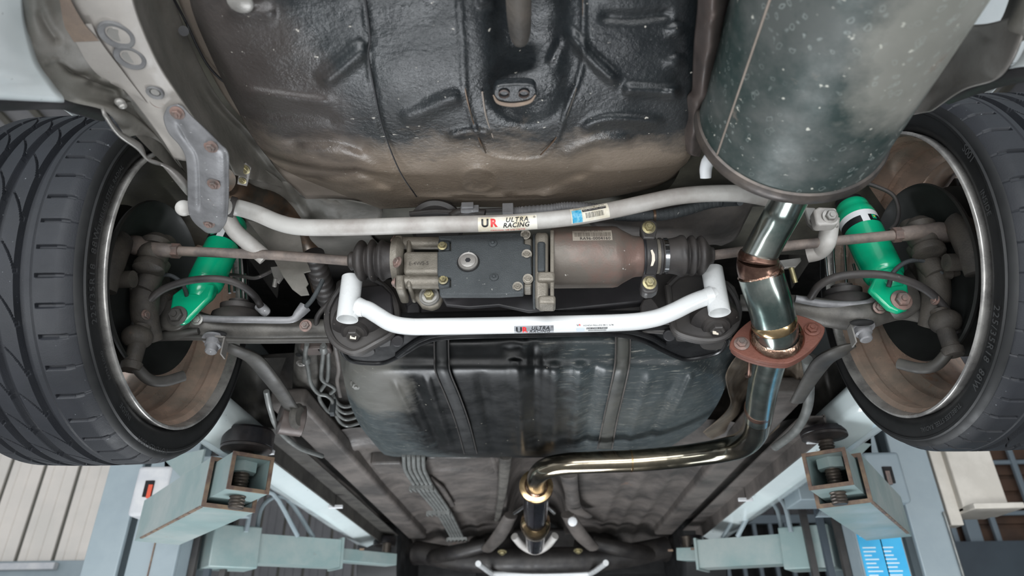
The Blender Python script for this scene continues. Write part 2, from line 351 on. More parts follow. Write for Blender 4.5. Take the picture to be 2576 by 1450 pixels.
S('ribbed_dark', c=(78, 76, 66), c2=(58, 56, 50), rough=.65, scale=10, speck=(150, 146, 130), st=.74)
S('lift_paint', c=(142, 154, 159), c2=(132, 145, 151), rough=.45, scale=4, rust=(132, 116, 104), rs=20, rt=.73)
S('arm_paint', c=(124, 144, 143), c2=(146, 156, 154), rough=.5, scale=5, rust=(120, 84, 60), rs=13, rt=.66)
S('arm_edge', c=(98, 80, 73), c2=(132, 112, 92), rough=.6, metal=.2, scale=30)
S('pad_black', c=(24, 24, 28), c2=(40, 36, 36), rough=.35, scale=20)
S('pad_cup', c=(52, 46, 44), c2=(38, 36, 36), rough=.4, scale=20, rust=(120, 78, 50), rs=18, rt=.66)
S('screw', c=(96, 88, 80), c2=(70, 64, 60), rough=.45, metal=.6, scale=40)
S('carriage_white', c=(200, 200, 200), c2=(180, 182, 186), rough=.5, scale=8, rust=(150, 92, 70), rs=22, rt=.68)
S('cable_box', c=(208, 202, 192), c2=(192, 186, 176), rough=.5, scale=6, rust=(140, 120, 100), rs=20, rt=.72)
S('sheet_cream', c=(222, 214, 205), c2=(210, 204, 196), rough=.5, scale=2)
S('sheet_groove', c=(84, 82, 75), rough=.6)
S('sheet_grey', c=(122, 122, 124), c2=(104, 104, 108), rough=.5, scale=1.5)
S('slate', c=(66, 76, 84), c2=(58, 66, 74), rough=.6, scale=2)
S('brown_slat', c=(82, 60, 46), c2=(66, 50, 40), rough=.7, scale=4)
S('bars_grey', c=(112, 124, 132), rough=.5)
S('poster_blue', c=(52, 168, 220), c2=(64, 180, 226), rough=.35, scale=5)
S('poster_white', c=(206, 228, 236), rough=.4)
S('concrete', c=(160, 160, 158), c2=(140, 140, 138), rough=.55, scale=2, rust=(112, 108, 104), rs=3, rt=.6)
S('void_black', c=(14, 14, 15), rough=.8)
S('engine_dark', c=(50, 47, 45), c2=(34, 32, 32), rough=.5, metal=.2, scale=14)
S('rubber_grey', c=(112, 112, 112), c2=(96, 96, 98), rough=.55, scale=30)
S('label_white', c=(214, 216, 218), rough=.4)
S('orange_mark', c=(206, 76, 44), rough=.5)
S('line_steel', c=(122, 124, 122), c2=(104, 106, 104), rough=.45, metal=.3, scale=20)
# ================================================================ THE SETTING
obj('floor', box((0, 1.5, -.05), (14, 15, .1)), 'concrete', kind='structure')
def sheet_wall(name, x0, x1, Y, z0, z1, pitch, mat, gmat, label=None):   # ribbed steel cladding, each sheet its own panel
    w = obj(name, box(((x0+x1)/2, Y+.06, (z0+z1)/2), (x1-x0, .05, z1-z0)), gmat, kind='structure')
    n = int(round((x1-x0)/pitch))
    prof = [(0, .03), (.0, .0), (.20, 0), (.215, .005), (.30, .005), (.315, 0), (.55, 0), (.56, .006), (.57, 0), (.90, 0), (.90, .03)]
    me = None
    for i in range(n):
        a = x0+i*pitch; V = []
        for z in (z0, z1):
            for t, d in prof: V.append((a+pitch*t*.985, Y+d+.02, z))
        m = len(prof); g = (np.array(V), [[k, k+1, m+k+1, m+k] for k in range(m-1)])
        if me is None:
            o = obj('panel', g, mat, w, sharp=20); me = o; me.location = (0, 0, 0); base = a
        else:
            o = me.copy(); COL.objects.link(o); o.parent = w; o.location = (a-base, 0, 0)
    return w
sheet_wall('wall_left', -6.4, -2.92, 5.0, 1.97, 5.2, .27, 'sheet_cream', 'sheet_groove')
sheet_wall('wall_back', -4.6, 5.4, 7.2, 0, 5.2, .25, 'sheet_grey', 'sheet_groove')
obj('trim_1', join(box((-4.66, 4.98, 1.82), (3.5, .10, .30)), box((-5.2, 4.93, 1.90), (1.1, .03, .10))), 'lift_paint', kind='structure', bevel=.004)
obj('trim_2', box((-3.55, 4.9, 1.93), (.45, .05, .045)), 'carriage_white', kind='structure', bevel=.004)
ce = obj('ceiling', box((-.5, 3.0, 5.32), (12.2, 9.0, .06)), 'sheet_grey', kind='structure')
for i in range(40): obj('ceiling_rib', box((-6.4+.3*i, 3.0, 5.275), (.06, 9.0, .03)), 'sheet_groove', ce) if i == 0 else None
for i in range(1, 40):
    q = bpy.data.objects['ceiling_rib'].copy(); COL.objects.link(q); q.parent = ce; q.location = (.3*i, 0, 0)
obj('wall_right', box((5.45, 3.0, 2.6), (.1, 8.4, 5.2)), 'sheet_grey', kind='structure')
obj('trim_3', box((3.9, 5.08, 1.01), (3.2, .05, 2.02)), 'slate', kind='structure')
wn = obj('window_1', beam((2.42, 5.3, 2.6), (5.4, 5.3, 2.6), .05, 1.62), 'brown_slat', kind='structure')
for i in range(14): obj('slat', box((3.9, 5.255, 1.86+i*.115), (2.95, .02, .085)), 'brown_slat', wn)
for i in range(10): obj('grille_bar', box((2.62+i*.29, 5.15, 2.6), (.035, .03, 1.66)), 'bars_grey', wn, bevel=.003)
for i in range(5): obj('grille_bar', box((3.9, 5.16, 1.86+i*.36), (2.95, .02, .03)), 'bars_grey', wn, bevel=.003)
obj('window_frame', join(box((3.02, 5.12, 2.6), (.09, .06, 1.7)), box((2.44, 5.12, 2.6), (.07, .06, 1.7))), 'bars_grey', wn, bevel=.004)
gt = thing('folding_gate', 'dark steel bar gate seen low behind the right front lift arm', 'gate', (1.55, 6.4, 0))
obj('gate_rail', box((1.4, 6.4, 2.42), (3.6, .05, .07)), 'bars_grey', gt)
obj('gate_rail', box((1.4, 6.4, .3), (3.6, .05, .06)), 'bars_grey', gt)
for i in range(26): obj('gate_bar', box((-.2+i*.14, 6.4, 1.36), (.03, .03, 2.1)), 'bars_grey', gt)
obj('gate_backing', box((1.4, 6.62, 1.3), (3.6, .03, 2.4)), 'void_black', gt)
# ================================================================ THE LIFT
def lift_post(s, xo, xi, g0, g1, label):
    t = thing('lift_post', label, 'lift post', (s*1.44, 2.6, 0), 'posts of the two post car lift')
    X = lambda a: s*a
    Yf = 2.5
    obj('side_plate', box((X((xo+g0)/2), Yf+.01, 2.0), (xo-g0, .02, 4.0)), 'lift_paint', t, bevel=.004)
    obj('side_plate', box((X((g1+xi)/2), Yf+.03, 2.0), (g1-xi, .02, 4.0)), 'lift_paint', t, bevel=.004)
    obj('side_plate', box((X(xo-.012), Yf+.155, 2.0), (.02, .25, 4.0)), 'lift_paint', t, bevel=.004)
    obj('back_plate', box((X((xo+xi)/2), Yf+.29, 2.0), (xo-xi, .02, 4.0)), 'lift_paint', t)
    obj('inner_lip', box((X(xi+.007), Yf+.09, 2.0), (.01, .09, 4.0)), 'lift_paint', t, bevel=.002)
    obj('weld_seam', box((X((xi+g1)/2), Yf+.018, 2.0), (.004, .006, 4.0)), 'arm_edge', t)
    obj('base_plate', box((X(1.44), Yf+.14, .01), (.55, .5, .02)), 'lift_paint', t, bevel=.004)
    for k in range(3): obj('slide_rail', box((X(xi-.012-.045*k), Yf+.13+.03*k, 1.62), (.022, .02, 3.2)), 'black_steel' if k % 2 == 0 else 'slate', t)
    return t
tl = lift_post(-1, 1.603, 1.283, 1.478, 1.458, 'pale blue lift post at left, bare and without any poster')
tr = lift_post(1, 1.405, 1.09, 1.277, 1.245, 'pale blue lift post at right with the blue poster')
# blue notice on the right post
n_ = 0
pb = obj('safety_poster', box((1.165, 2.517, 1.40), (.145, .004, .92)), 'poster_blue', cat='poster', label='bright blue notice with white print stuck on the right lift post')
g = []
for i in range(66):
    for j in range(2):
        w = .056*(.4+.6*random.random())
        if i % 13 in (0, 1): continue
        g.append(box((1.130+.068*j+(w-.06)/2, 2.5135, 1.83-.0125*i), (w, .002, .0042)))
obj('print', join(*g), 'poster_white', pb, kind='stuff')
obj('print_block', box((1.20, 2.5137, 1.12), (.05, .002, .10)), 'poster_white', pb)
cb = thing('cable_cover', 'cream metal box fixed on the outside of the right lift post', 'box', (1.56, 2.62, 1.3+.40))
obj('cover', box((1.575, 2.62, H+.72), (.16, .16, .52)), 'cable_box', cb, bevel=.006)
obj('flange', box((1.475, 2.60, H+.72), (.045, .06, .60)), 'cable_box', cb, bevel=.004)
obj('lid_lip', box((1.58, 2.56, H+.468), (.17, .17, .02)), 'cable_box', cb, bevel=.004)
cbl = tube([A(1.396, 2.492, .2), A(1.396, 2.492, H+.3), A(1.394, 2.492, H+.45)], .004, 8)
obj('steel_cable', cbl, 'line_steel', cat='cable', label='thin cable running down the outer edge of the right lift post')
def carriage(s, cx, label):
    t = thing('lift_carriage', label, 'lift carriage', (s*cx, 2.42, H+.45), 'carriages that slide on the lift posts')
    x = s*cx; b = box((x, 2.41, H+.545), (.125, .10, .17))
    obj('latch_housing', b, 'carriage_white' if s < 0 else 'lift_paint', t, bevel=.012, seg=3)
    obj('latch_slot', box((x+.006*s, 2.357, H+.55), (.03, .008, .055)), 'void_black', t)
    obj('latch_tongue', box((x+.002, 2.354, H+.54), (.014, .008, .045)), 'orange_mark' if s < 0 else 'rust_bolt', t)
    xi = s*(cx-.17)
    obj('yoke_plate', prism([A(s*(cx-.06), 2.36, H+.66), A(s*(cx-.06), 2.36, H+.42), A(s*(cx-.26), 2.36, H+.42), A(s*(cx-.02), 2.36, H+.68)][::-1], (0, .02, 0)), 'lift_paint', t, bevel=.003)
    obj('yoke_body', box((xi, 2.47, H+.575), (.24, .16, .19)), 'lift_paint', t, bevel=.004)
    obj('gusset', prism([A(s*(cx-.05), 2.3, H+.64), A(s*(cx-.24), 2.2, H+.50), A(s*(cx-.24), 2.2, H+.64)], (0, .012, .004)), 'arm_paint', t)
    return t
carriage(-1, 1.345, 'left lift carriage with a whitish latch box and an orange tongue')
carriage(1, 1.17, 'right lift carriage with a pale blue latch box beside the poster')
def rear_arm(s, tip, label):
    # telescoping square arm reaching from the carriage to the pad; tip = centre of the open end of the inner tube
    piv = A(s*(1.30 if s < 0 else 1.10), 2.30, H+.40); tip = np.array(tip); d = unit(piv-tip)
    t = thing('lift_outrigger', label, 'lift arm', tuple(piv), 'arms of the two post car lift')
    w = .098
    obj('inner_tube', beam(tip, tip+d*.42, w, .086, (0, 0, 1), hollow=.007), 'arm_paint', t, sharp=30)
    obj('cut_edge', beam(tip-d*.0015, tip+d*.004, w+.002, .088, (0, 0, 1), hollow=.0085), 'arm_edge', t)
    o0 = tip+d*.115-A(0, 0, .006)
    obj('outer_tube', beam(o0, o0+d*.60, .128, .118, (0, 0, 1), hollow=.008), 'arm_paint', t, sharp=30)
    obj('cut_edge', beam(o0-d*.0015, o0+d*.004, .130, .120, (0, 0, 1), hollow=.0095), 'arm_edge', t, label='rusty bare edge of the outer tube')
    u, v, dd = frame(d)
    g = [box(o0+d*(.03+.045*k)+u*(.062)*(1 if s < 0 else -1)+A(0, 0, -.0585), (.040, .007, .004), math.atan2(d[1], d[0])) for k in range(12)]
    obj('weld_bead', join(*g), 'arm_edge', t, kind='stuff')
    obj('end_plate', beam(o0+d*.60, o0+d*.61, .128, .118), 'arm_paint', t)
    c = tip+d*.065
    obj('adjusting_screw', join(cyl(c-A(0, 0, .072), c+A(0, 0, .10), .017), *[rev(c+A(0, 0, -.07+.0075*k), (0, 0, 1), [(0, .017), (.0025, .0195), (.005, .017)], 20, cap=False) for k in range(22)]), 'screw', t)
    obj('nut', rev(c+A(0, 0, .012), (0, 0, 1), [(0, .034), (.028, .034)], 6), 'arm_paint', t, label='pale blue nut inside the tube')
    return t, c
LAc = P(632, 1190, Y=1.60)-A(0, 0, 0); RAc = P(2080, 1180, Y=1.66)
la, lc = rear_arm(-1, LAc, 'left rear lift arm of square tube with orange rust on its sleeve')
ra, rc = rear_arm(1, RAc, 'right rear lift arm of square tube in front of the blue poster')
def pad(c, label, r=.058, thick=.04):
    t = thing('lift_pad', label, 'lift pad', tuple(c), 'round pads at the tips of the lift arms')
    z = A(0, 0, 1); b = np.array(c)
    obj('cup', rev(b, z, [(0, .03), (.004, r*.7), (.006, r*.98), (.012, r*.98)], 32), 'pad_cup', t, sharp=30)
    obj('rubber_disc', rev(b+z*.010, z, [(0, r*.9), (.004, r), (thick-.006, r), (thick, r*.93)], 40), 'pad_black', t)
pad(lc+A(0, 0, .062), 'round black rubber lift pad under the left sill near the cut tube end', .062, .046)
pad(rc+A(0, 0, .085), 'round rust spotted lift pad under the right sill on a tall screw', .056, .018)
def front_arm(s, label, px):
    a, b, c = [np.array(q) for q in px]
    d = unit(b-a); t = thing('lift_outrigger', label, 'lift arm', tuple(a), 'arms of the two post car lift')
    obj('outer_tube', beam(a, b, .10, .105, hollow=.008), 'arm_paint', t, sharp=30)
    obj('end_flange', beam(b-d*.01, b, .115, .12, hollow=.012), 'arm_paint', t)
    obj('inner_tube', beam(b-d*.1, c, .075, .05), 'arm_paint', t, bevel=.003)
    obj('shackle', beam(a-d*.16, a+d*.02, .13, .15), 'arm_paint', t, bevel=.005)
    g = tube([a+d*.02+A(0, 0, .05), a+d*.03+A(0, 0, .17), a+d*.12+A(0, 0, .205), a+d*.26+A(0, 0, .06)], .009, 8, 4)
    g2 = tube([a+d*.02+A(0, -.1, .05), a+d*.03+A(0, -.1, .16), a+d*.10+A(0, -.1, .20), a+d*.22+A(0, -.08, .05)], .009, 8, 4)
    obj('foot_guard', join(g, g2), 'lift_paint', t)
    obj('screw', cyl(c-d*.03+A(0, 0, -.02), c-d*.03+A(0, 0, .07), .02), 'screw', t)
    g = [box(a+d*(.1+.1*k)+A(0, -.051, .02), (.02, .004, .008)) for k in range(5)]
    obj('rust_patch', join(*g), 'arm_edge', t, kind='stuff')
front_arm(-1, 'left front lift arm with a rusty lower edge and a hoop guard', (P(625, 1383, Y=2.75), P(848, 1396, Y=3.0), P(985, 1410, Y=3.25)))
front_arm(1, 'right front lift arm, plain pale blue, above the bar gate', (P(1990, 1384, Y=2.8), P(1762, 1398, Y=3.0), P(1715, 1396, Y=3.1)))
for q, lb in (((966, 1378), 'small black lift pad at the tip of the left front arm'), ((1742, 1378), 'small dark lift pad at the tip of the right front arm')):
    pad(P(q[0], q[1], Y=3.28 if q[0] < 1200 else 3.12), lb, .05, .035)
# ================================================================ THE CAR BODY
car = thing('car_body', 'underside of a grey car body raised on the lift, floor panels and rails', 'car body', (0, 1.6, H+.50))
# pressed spare wheel well with its dished, ribbed floor
rows = [
 [(470, -60, .66), (520, -60, .622), (700, -60, .605), (950, -60, .60), (1180, -60, .60), (1330, -60, .615), (1480, -60, .60), (1620, -60, .60), (1752, -60, .615), (1775, -60, .66)],
 [(490, 40, .66), (530, 40, .622), (700, 40, .605), (950, 40, .60), (1180, 40, .60), (1330, 40, .612), (1480, 40, .60), (1620, 40, .60), (1752, 40, .615), (1772, 40, .66)],
 [(560, 200, .67), (600, 200, .628), (740, 200, .608), (960, 200, .60), (1190, 200, .60), (1330, 200, .606), (1470, 200, .60), (1610, 200, .60), (1745, 200, .615), (1765, 200, .66)],
 [(596, 270, .675), (640, 270, .635), (780, 275, .615), (970, 280, .607), (1190, 290, .604), (1320, 295, .602), (1450, 290, .604), (1590, 285, .605), (1735, 280, .618), (1757, 280, .67)],
 [(640, 350, .69), (685, 345, .655), (800, 350, .635), (980, 355, .625), (1180, 360, .620), (1310, 362, .620), (1440, 360, .620), (1570, 350, .622), (1722, 345, .635), (1745, 345, .68)],
 [(705, 420, .71), (755, 415, .68), (850, 418, .662), (1000, 425, .650), (1170, 430, .645), (1310, 432, .645), (1440, 428, .648), (1570, 418, .652), (1700, 400, .660), (1735, 395, .69)],
 [(840, 480, .725), (890, 480, .70), (950, 485, .688), (1060, 490, .682), (1190, 492, .68), (1310, 492, .68), (1430, 485, .684), (1550, 470, .69), (1670, 448, .70), (1700, 440, .72)],
 [(960, 525, .74), (990, 524, .725), (1030, 522, .715), (1100, 520, .712), (1200, 520, .712), (1310, 520, .712), (1420, 512, .714), (1520, 498, .718), (1610, 480, .725), (1650, 470, .74)],
]
fe = [([(915, 0), (930, 90), (925, 140), (940, 220), (960, 320), (1005, 430), (1050, 500)], 5, -.004),                        # lapped sheet edge
      ([(925, 112), (870, 160), (805, 215)], 18, .011), ([(560, 20), (620, 30), (700, 35)], 22, .008),
      ([(600, 225), (690, 240), (760, 250), (850, 262)], 14, .007), ([(600, 262), (700, 285), (800, 290), (870, 312)], 16, -.006),
      ([(700, 350), (790, 352), (860, 352), (940, 385)], 15, -.010), ([(735, 385), (820, 385), (900, 400), (960, 440)], 15, .007),
      ([(760, 445), (860, 440), (910, 432), (990, 470)], 13, -.010), ([(840, 495), (920, 480), (1000, 480)], 11, .006),
      ([(1156, 0), (1165, 120), (1170, 230), (1195, 320), (1210, 375), (1280, 400), (1380, 385), (1430, 260), (1465, 160), (1468, 0)], 5, .003),
      ([(1200, 0), (1245, 0)], 14, .008), 
      ([(1000, 300), (1050, 285), (1110, 258), (1170, 238)], 20, .007),
      ([(1415, 90), (1440, 90), (1490, 150), (1560, 215)], 14, .009), ([(1560, 225), (1640, 228), (1715, 232)], 16, .009), ([(1415, 90), (1380, 165)], 8, .005),
      ([(1500, 38), (1590, 42), (1700, 30)], 16, -.006), ([(1450, 335), (1500, 308), (1560, 300), (1680, 308)], 15, .009),
      ([(1120, 345), (1190, 330), (1240, 340)], 12, .006), ([(1400, 400), (1500, 355), (1600, 350)], 16, .008), ([(1380, 480), (1450, 440), (1520, 395)], 16, -.007),
      ([(1330, -80), (1328, 215)], 88, -.013, 'flat'), ([(1190, 460), (1210, 430), (1180, 440), (1200, 470)], 24, .006), ([(1350, 500), (1440, 455), (1480, 462)], 12, .007),
      ([(1290, 235), (1320, 235)], 42, -.005), ([(1160, 450), (1172, 430), (1205, 422), (1238, 432), (1248, 452), (1235, 474), (1205, 482), (1172, 472), (1160, 450)], 6, .004), ([(1700, 60), (1705, 90)], 22, .006), ([(1695, 140), (1700, 170)], 22, .006), ([(1690, 220), (1700, 250)], 18, .006)]
obj('spare_wheel_well', patch(rows, 26, 24, fe, ((.022, .0010, 3), (.055, .0006, 5))), 'undercoat', car, sharp=180, solid=.0018)
for pts_, mt_ in (([(1151, -20), (1158, 100), (1166, 200), (1180, 270), (1203, 345), (1222, 385)], 'copper_pipe'), ([(1213, 232), (1222, 290), (1240, 345)], 'body_beige'), ([(1467, -20), (1466, 120), (1452, 210), (1430, 280), (1400, 345), (1360, 390)], 'copper_pipe'), ([(916, -20), (930, 90), (926, 140), (940, 220), (962, 320), (1005, 430), (1048, 495)], 'ink')):
    obj('panel_seam', tube([P(a, b, Z=.5985+.018*max(0, b-270)/100*(b > 270)) for a, b in pts_], .0011, 6, 5), mt_, car)
def onplane(px, Z, up=.004, t=.003):
    return plate(px, t, Z=Z-up)
# reinforcement plate with two holes (tow eye mount)
tp = [(1240, 238), (1243, 224), (1256, 216), (1300, 213), (1338, 215), (1350, 228), (1348, 246), (1334, 260), (1290, 268), (1252, 262), (1242, 252)]
g0 = plate(tp, .012, sub=4, Z=.588)
obj('mount_plate', g0, 'undercoat', car, bevel=.002)
obj('plate_rim', tube([P(a, b, Z=.587) for a, b in ((1241, 240), (1254, 258), (1292, 264), (1332, 256), (1347, 240))], [.0008, .0022, .0026, .0022, .0008], 8, 5), 'seam_tape', car)
for x in (1268, 1318):
    c = P(x, 236, Z=.587); obj('bolt_hole', join(rev(c, (0, 0, 1), [(0, .0058), (-.001, .0068), (-.002, .0058), (.003, .0054), (.0045, .001)], 20, cap=False)), 'flange_brown', car)
c = P(1306, 40, Z=.585)
obj('hook_stub', join(tube([c+A(0, -.08, .01), c+A(0, -.02, 0), c+A(0, .03, .006), c+A(0, .045, .018)], [.012, .013, .011, .005], 12)), 'undercoat_dark', car)
c = P(605, 2, Z=.60); obj('rubber_plug', rev(c, (0, 0, -1), [(0, .013), (.003, .013), (.005, .010)], 24), 'dull_silver', car)
# upper floor behind everything
obj('boot_floor', patch([[(300, -80, .74), (1000, -80, .74), (2100, -80, .74)], [(300, 300, .74), (1000, 300, .74), (2100, 300, .74)], [(200, 640, .76), (1000, 640, .76), (2300, 640, .76)]], 4, 4, (), ()), 'ribbed_dark', car, solid=.002)
# floor strip with its black wire, between rail and well
obj('floor_strip', patch([[(425, -60, .70), (500, -60, .69), (560, -60, .69)], [(500, 120, .70), (560, 130, .69), (640, 140, .69)], [(570, 250, .70), (610, 250, .695), (690, 260, .70)], [(640, 330, .71), (690, 345, .705), (760, 360, .71)], [(700, 430, .72), (760, 430, .715), (830, 440, .72)], [(770, 500, .735), (850, 500, .73), (960, 510, .73)]], 6, 6), 'body_beige', car, sharp=180, solid=.0015)
obj('seam_wire', tube([P(a, b, Z=z-.002) for a, b, z in ((436, -5, .69), (470, 60, .69), (497, 118, .69), (520, 160, .69), (545, 190, .69), (566, 208, .69))], .0016, 8), 'ink', car)
obj('dark_notch', cyl(P(462, 78, Z=.69), P(462, 78, Z=.678), .006), 'ink', car)  # dark peg put in for a star-shaped notch
# left frame rail: pale bottom face, inner side's shade put in as a darker colour
rail_b = [[(95, -60, .575), (175, -60, .572), (270, -60, .570), (318, -60, .572)],
          [(165, 40, .575), (230, 40, .572), (300, 40, .570), (345, 40, .572)],
          [(255, 160, .575), (300, 160, .572), (350, 155, .570), (392, 150, .572)],
          [(325, 240, .577), (365, 240, .574), (405, 235, .572), (440, 228, .574)],
          [(395, 330, .582), (430, 330, .579), (470, 322, .577), (500, 312, .578)],
          [(440, 400, .59), (480, 405, .588), (530, 400, .586), (562, 388, .588)]]
obj('frame_rail', patch(rail_b, 10, 10, [([(232, 60), (230, 45), (270, 42), (300, 52)], 4, -.0012), ([(318, 172), (350, 178), (385, 168)], 4, -.0012), ([(300, 62), (345, 120), (400, 230)], 20, .0008)]), 'body_grey', car, sharp=180, solid=.0016)
rail_s = [[(318, -60, .572), (330, -60, .60), (372, -60, .68), (425, -60, .70)], [(345, 40, .572), (358, 42, .60), (405, 45, .68), (455, 48, .70)],
          [(392, 150, .572), (405, 152, .60), (465, 165, .68), (508, 172, .70)], [(440, 228, .574), (455, 232, .61), (520, 255, .69), (562, 262, .70)],
          [(500, 312, .578), (520, 318, .62), (595, 335, .70), (640, 345, .71)], [(562, 388, .588), (585, 395, .63), (655, 410, .71), (700, 430, .72)],
          [(590, 440, .62), (625, 450, .66), (700, 470, .72), (770, 500, .735)]]
obj('rail_side', patch(rail_s, 8, 8, (), ((.03, .0006, 2),)), 'body_side', car, sharp=180, solid=.0016)
for x, y, r in ((294, 85, .0175), (328, 142, .0160), (391, 230, .0095)):
    c = P(x, y, Z=.571)
    gp = obj('rubber_grommet', rev(c, (0, 0, -1), [(0, r), (.003, r), (.0038, r*.93), (.002, r*.64), (-.001, r*.58)], 40, cap=False), 'rubber_grey' , car)
    obj('grommet_disc', rev(c+A(0, 0, .001), (0, 0, -1), [(0, r*.6), (.0022, r*.5), (.0028, r*.47)], 32), 'dull_silver', gp)
c = P(398, 258, Z=.574); obj('pressed_ring', rev(c, (0, 0, -1), [(0, .0092), (.0006, .0088), (0, .0084)], 32, cap=False), 'rust_bolt', car)
# outer body: inner wing sheet left, sill end, silver-grey flange
wing = [[(30, -60, .60), (60, -60, .545), (95, -60, .545), (120, -60, .56), (165, -60, .575)],
        [(40, 15, .60), (70, 20, .55), (115, 40, .555), (150, 60, .565), (200, 50, .575)],
        [(45, 60, .56), (85, 90, .552), (140, 120, .56), (195, 150, .568), (258, 160, .577)],
        [(68, 128, .545), (110, 150, .552), (165, 175, .56), (235, 200, .572), (300, 215, .58)],
        [(112, 190, .542), (150, 200, .55), (215, 205, .562), (275, 225, .574), (340, 255, .582)],
        [(158, 248, .540), (200, 245, .548), (260, 250, .565), (320, 270, .58), (395, 330, .59)],
        [(262, 278, .545), (290, 280, .552), (330, 290, .57), (380, 330, .59), (440, 400, .60)],
        [(318, 345, .56), (345, 340, .57), (390, 350, .59), (440, 390, .60), (470, 440, .61)]]
obj('inner_wing', patch(wing, 10, 10, [([(95, 20), (115, 60), (150, 110)], 12, -.006), ([(110, 160), (135, 150), (155, 152)], 4, .002), ([(150, 155), (185, 185), (215, 190)], 6, -.004), ([(215, 205), (260, 220), (310, 228)], 10, -.006), ([(240, 200), (280, 205), (320, 240)], 10, .006), ([(260, 190), (315, 196)], 3, -.001)], ((.03, .0008, 8),)), 'body_side', car, sharp=180, solid=.0018)
obj('wing_face', patch([[(165, 60, .568), (230, 60, .566)], [(190, 105, .568), (252, 104, .567)], [(225, 165, .569), (305, 175, .568)], [(262, 200, .571), (330, 208, .570)], [(320, 230, .575), (372, 262, .573)]], 6, 8), 'body_grey', car, sharp=180)
obj('seam_tape', patch([[(100, -60, .568), (160, -60, .566)], [(112, 0, .567), (178, 0, .565)], [(160, 65, .567), (212, 60, .565)], [(186, 106, .567), (250, 103, .565)]], 4, 4), 'seam_tape', car)
obj('drain_clip', join(ball(P(302, 258, Z=.560), (.006, .006, .004)), ball(P(308, 266, Z=.558), (.005, .004, .004)), cyl(P(304, 262, Z=.575), P(304, 262, Z=.56), .003)), 'dull_silver', car)
# long curled arch flange
fl = [[(256, 270, .545), (262, 290, .54)], [(300, 330, .55), (296, 338, .54)], [(352, 362, .555), (345, 375, .545)], [(375, 405, .56), (370, 400, .55)], [(438, 425, .57), (402, 412, .56)], [(480, 468, .58), (440, 455, .57)], [(485, 495, .59), (468, 490, .58)]]
obj('arch_flange', patch(fl, 4, 6), 'dull_silver', car, sharp=180, solid=.003)
obj('arch_inner', patch([[(258, 262, .552), (420, 250, .62)], [(330, 330, .565), (450, 330, .64)], [(400, 400, .58), (500, 400, .66)], [(480, 465, .60), (530, 460, .68)]], 6, 6), 'body_side', car, sharp=180)
# painted bumper and quarter corner, left and right
bl = [[(-260, -80, .50), (-80, -60, .50), (60, -60, .56)], [(-260, 60, .49), (-80, 60, .485), (62, 40, .56)], [(-260, 150, .47), (-80, 152, .465), (90, 150, .54)], [(-260, 205, .455), (-80, 210, .45), (130, 210, .535)], [(-260, 232, .452), (-80, 238, .448), (160, 250, .53)], [(-260, 236, .48), (-80, 244, .475), (150, 256, .55)]]
obj('bumper_corner', patch(bl, 10, 8, [([(-200, 190), (-50, 190), (110, 200)], 10, .003)]), 'paint_teal_lit', car, sharp=180, solid=.003)
obj('arch_lip', tube([P(a, b, Z=z) for a, b, z in ((-200, 262, .47), (-60, 256, .48), (60, 252, .52), (160, 252, .55), (200, 265, .58), (260, 285, .62))], .012, 10, flat=.6), 'black_plastic', car)
wr = [[(2590, 30, .52), (2480, 60, .56), (2400, 60, .60)], [(2566, 110, .50), (2460, 110, .56), (2380, 120, .60)], [(2540, 165, .50), (2440, 160, .555), (2350, 160, .60)], [(2505, 200, .51), (2420, 205, .55), (2330, 210, .60)], [(2425, 225, .53), (2380, 235, .56), (2300, 250, .60)], [(2345, 278, .56), (2320, 285, .58), (2240, 300, .62)]]
obj('inner_wing', patch(wr, 8, 8, [([(2500, 40), (2450, 60), (2500, 110)], 8, -.004)]), 'dull_silver', car, sharp=180, solid=.0018, label='plain silver grey sheet beside the muffler')
obj('wing_bracket', patch([[(2640, -60, .50), (2560, -60, .55)], [(2600, 0, .50), (2530, 30, .56)], [(2575, 60, .50), (2505, 85, .56)], [(2580, 100, .505), (2535, 120, .55)]], 8, 6, [([(2560, 20), (2530, 55), (2560, 100)], 6, .004)]), 'body_side', car, sharp=180, solid=.002)
obj('bumper_corner', patch([[(2700, 60, .47), (2600, 80, .50)], [(2700, 140, .45), (2565, 150, .50)], [(2700, 165, .445), (2535, 172, .52)], [(2700, 150, .48), (2550, 162, .56)]], 6, 6), 'paint_teal_lit', car, sharp=180, solid=.003)
obj('arch_lip', tube([P(a, b, Z=z) for a, b, z in ((2720, 170, .47), (2620, 180, .48), (2540, 190, .52), (2460, 215, .58), (2380, 245, .62))], .011, 10, flat=.6), 'black_plastic', car)
# wheel housings
def housing(s, c):
    def fn(u, v):
        a = np.radians(-5+120*u); x = s*(.66+.24*v); r = .36-.05*np.abs(1-v)**2*0
        return x, c[1]+r*np.cos(a), c[2]+H+r*np.sin(a)
    obj('wheel_housing', grid(fn, 40, 6), 'body_side', car, sharp=180)
    def fn2(u, v):
        a = np.radians(0+100*u); return s*(.60)+0*u, c[1]+.36*v*np.cos(a), c[2]+H+.16+.2*v*np.sin(a)+0*u
    obj('housing_wall', grid(fn2, 20, 4), 'arm_dark', car, sharp=180)
housing(-1, (-.7, 1.03, .60)); housing(1, (.7, 1.05, .60))
for s in (-1, 1):
    def skin(u, v, s=s):                                  # painted outer side with its round wheel arch
        y = -.15+3.75*u; cy = 1.03; ra = .345; cz = .60
        low = np.where(np.abs(y-cy) < ra, cz+np.sqrt(np.clip(ra**2-(y-cy)**2, 0, None)), .57+.02*np.clip((cy-y)/1.0, 0, 1))
        low = np.maximum(low, .57); z = low+(1.35-low)*v
        return s*(.878+.012*np.sin(np.pi*v)-.10*np.clip((.35-y)/.5, 0, 1)**2), y, z+H
    obj('side_skin', grid(skin, 120, 8), 'paint_teal_lit', car, sharp=180, solid=.003)
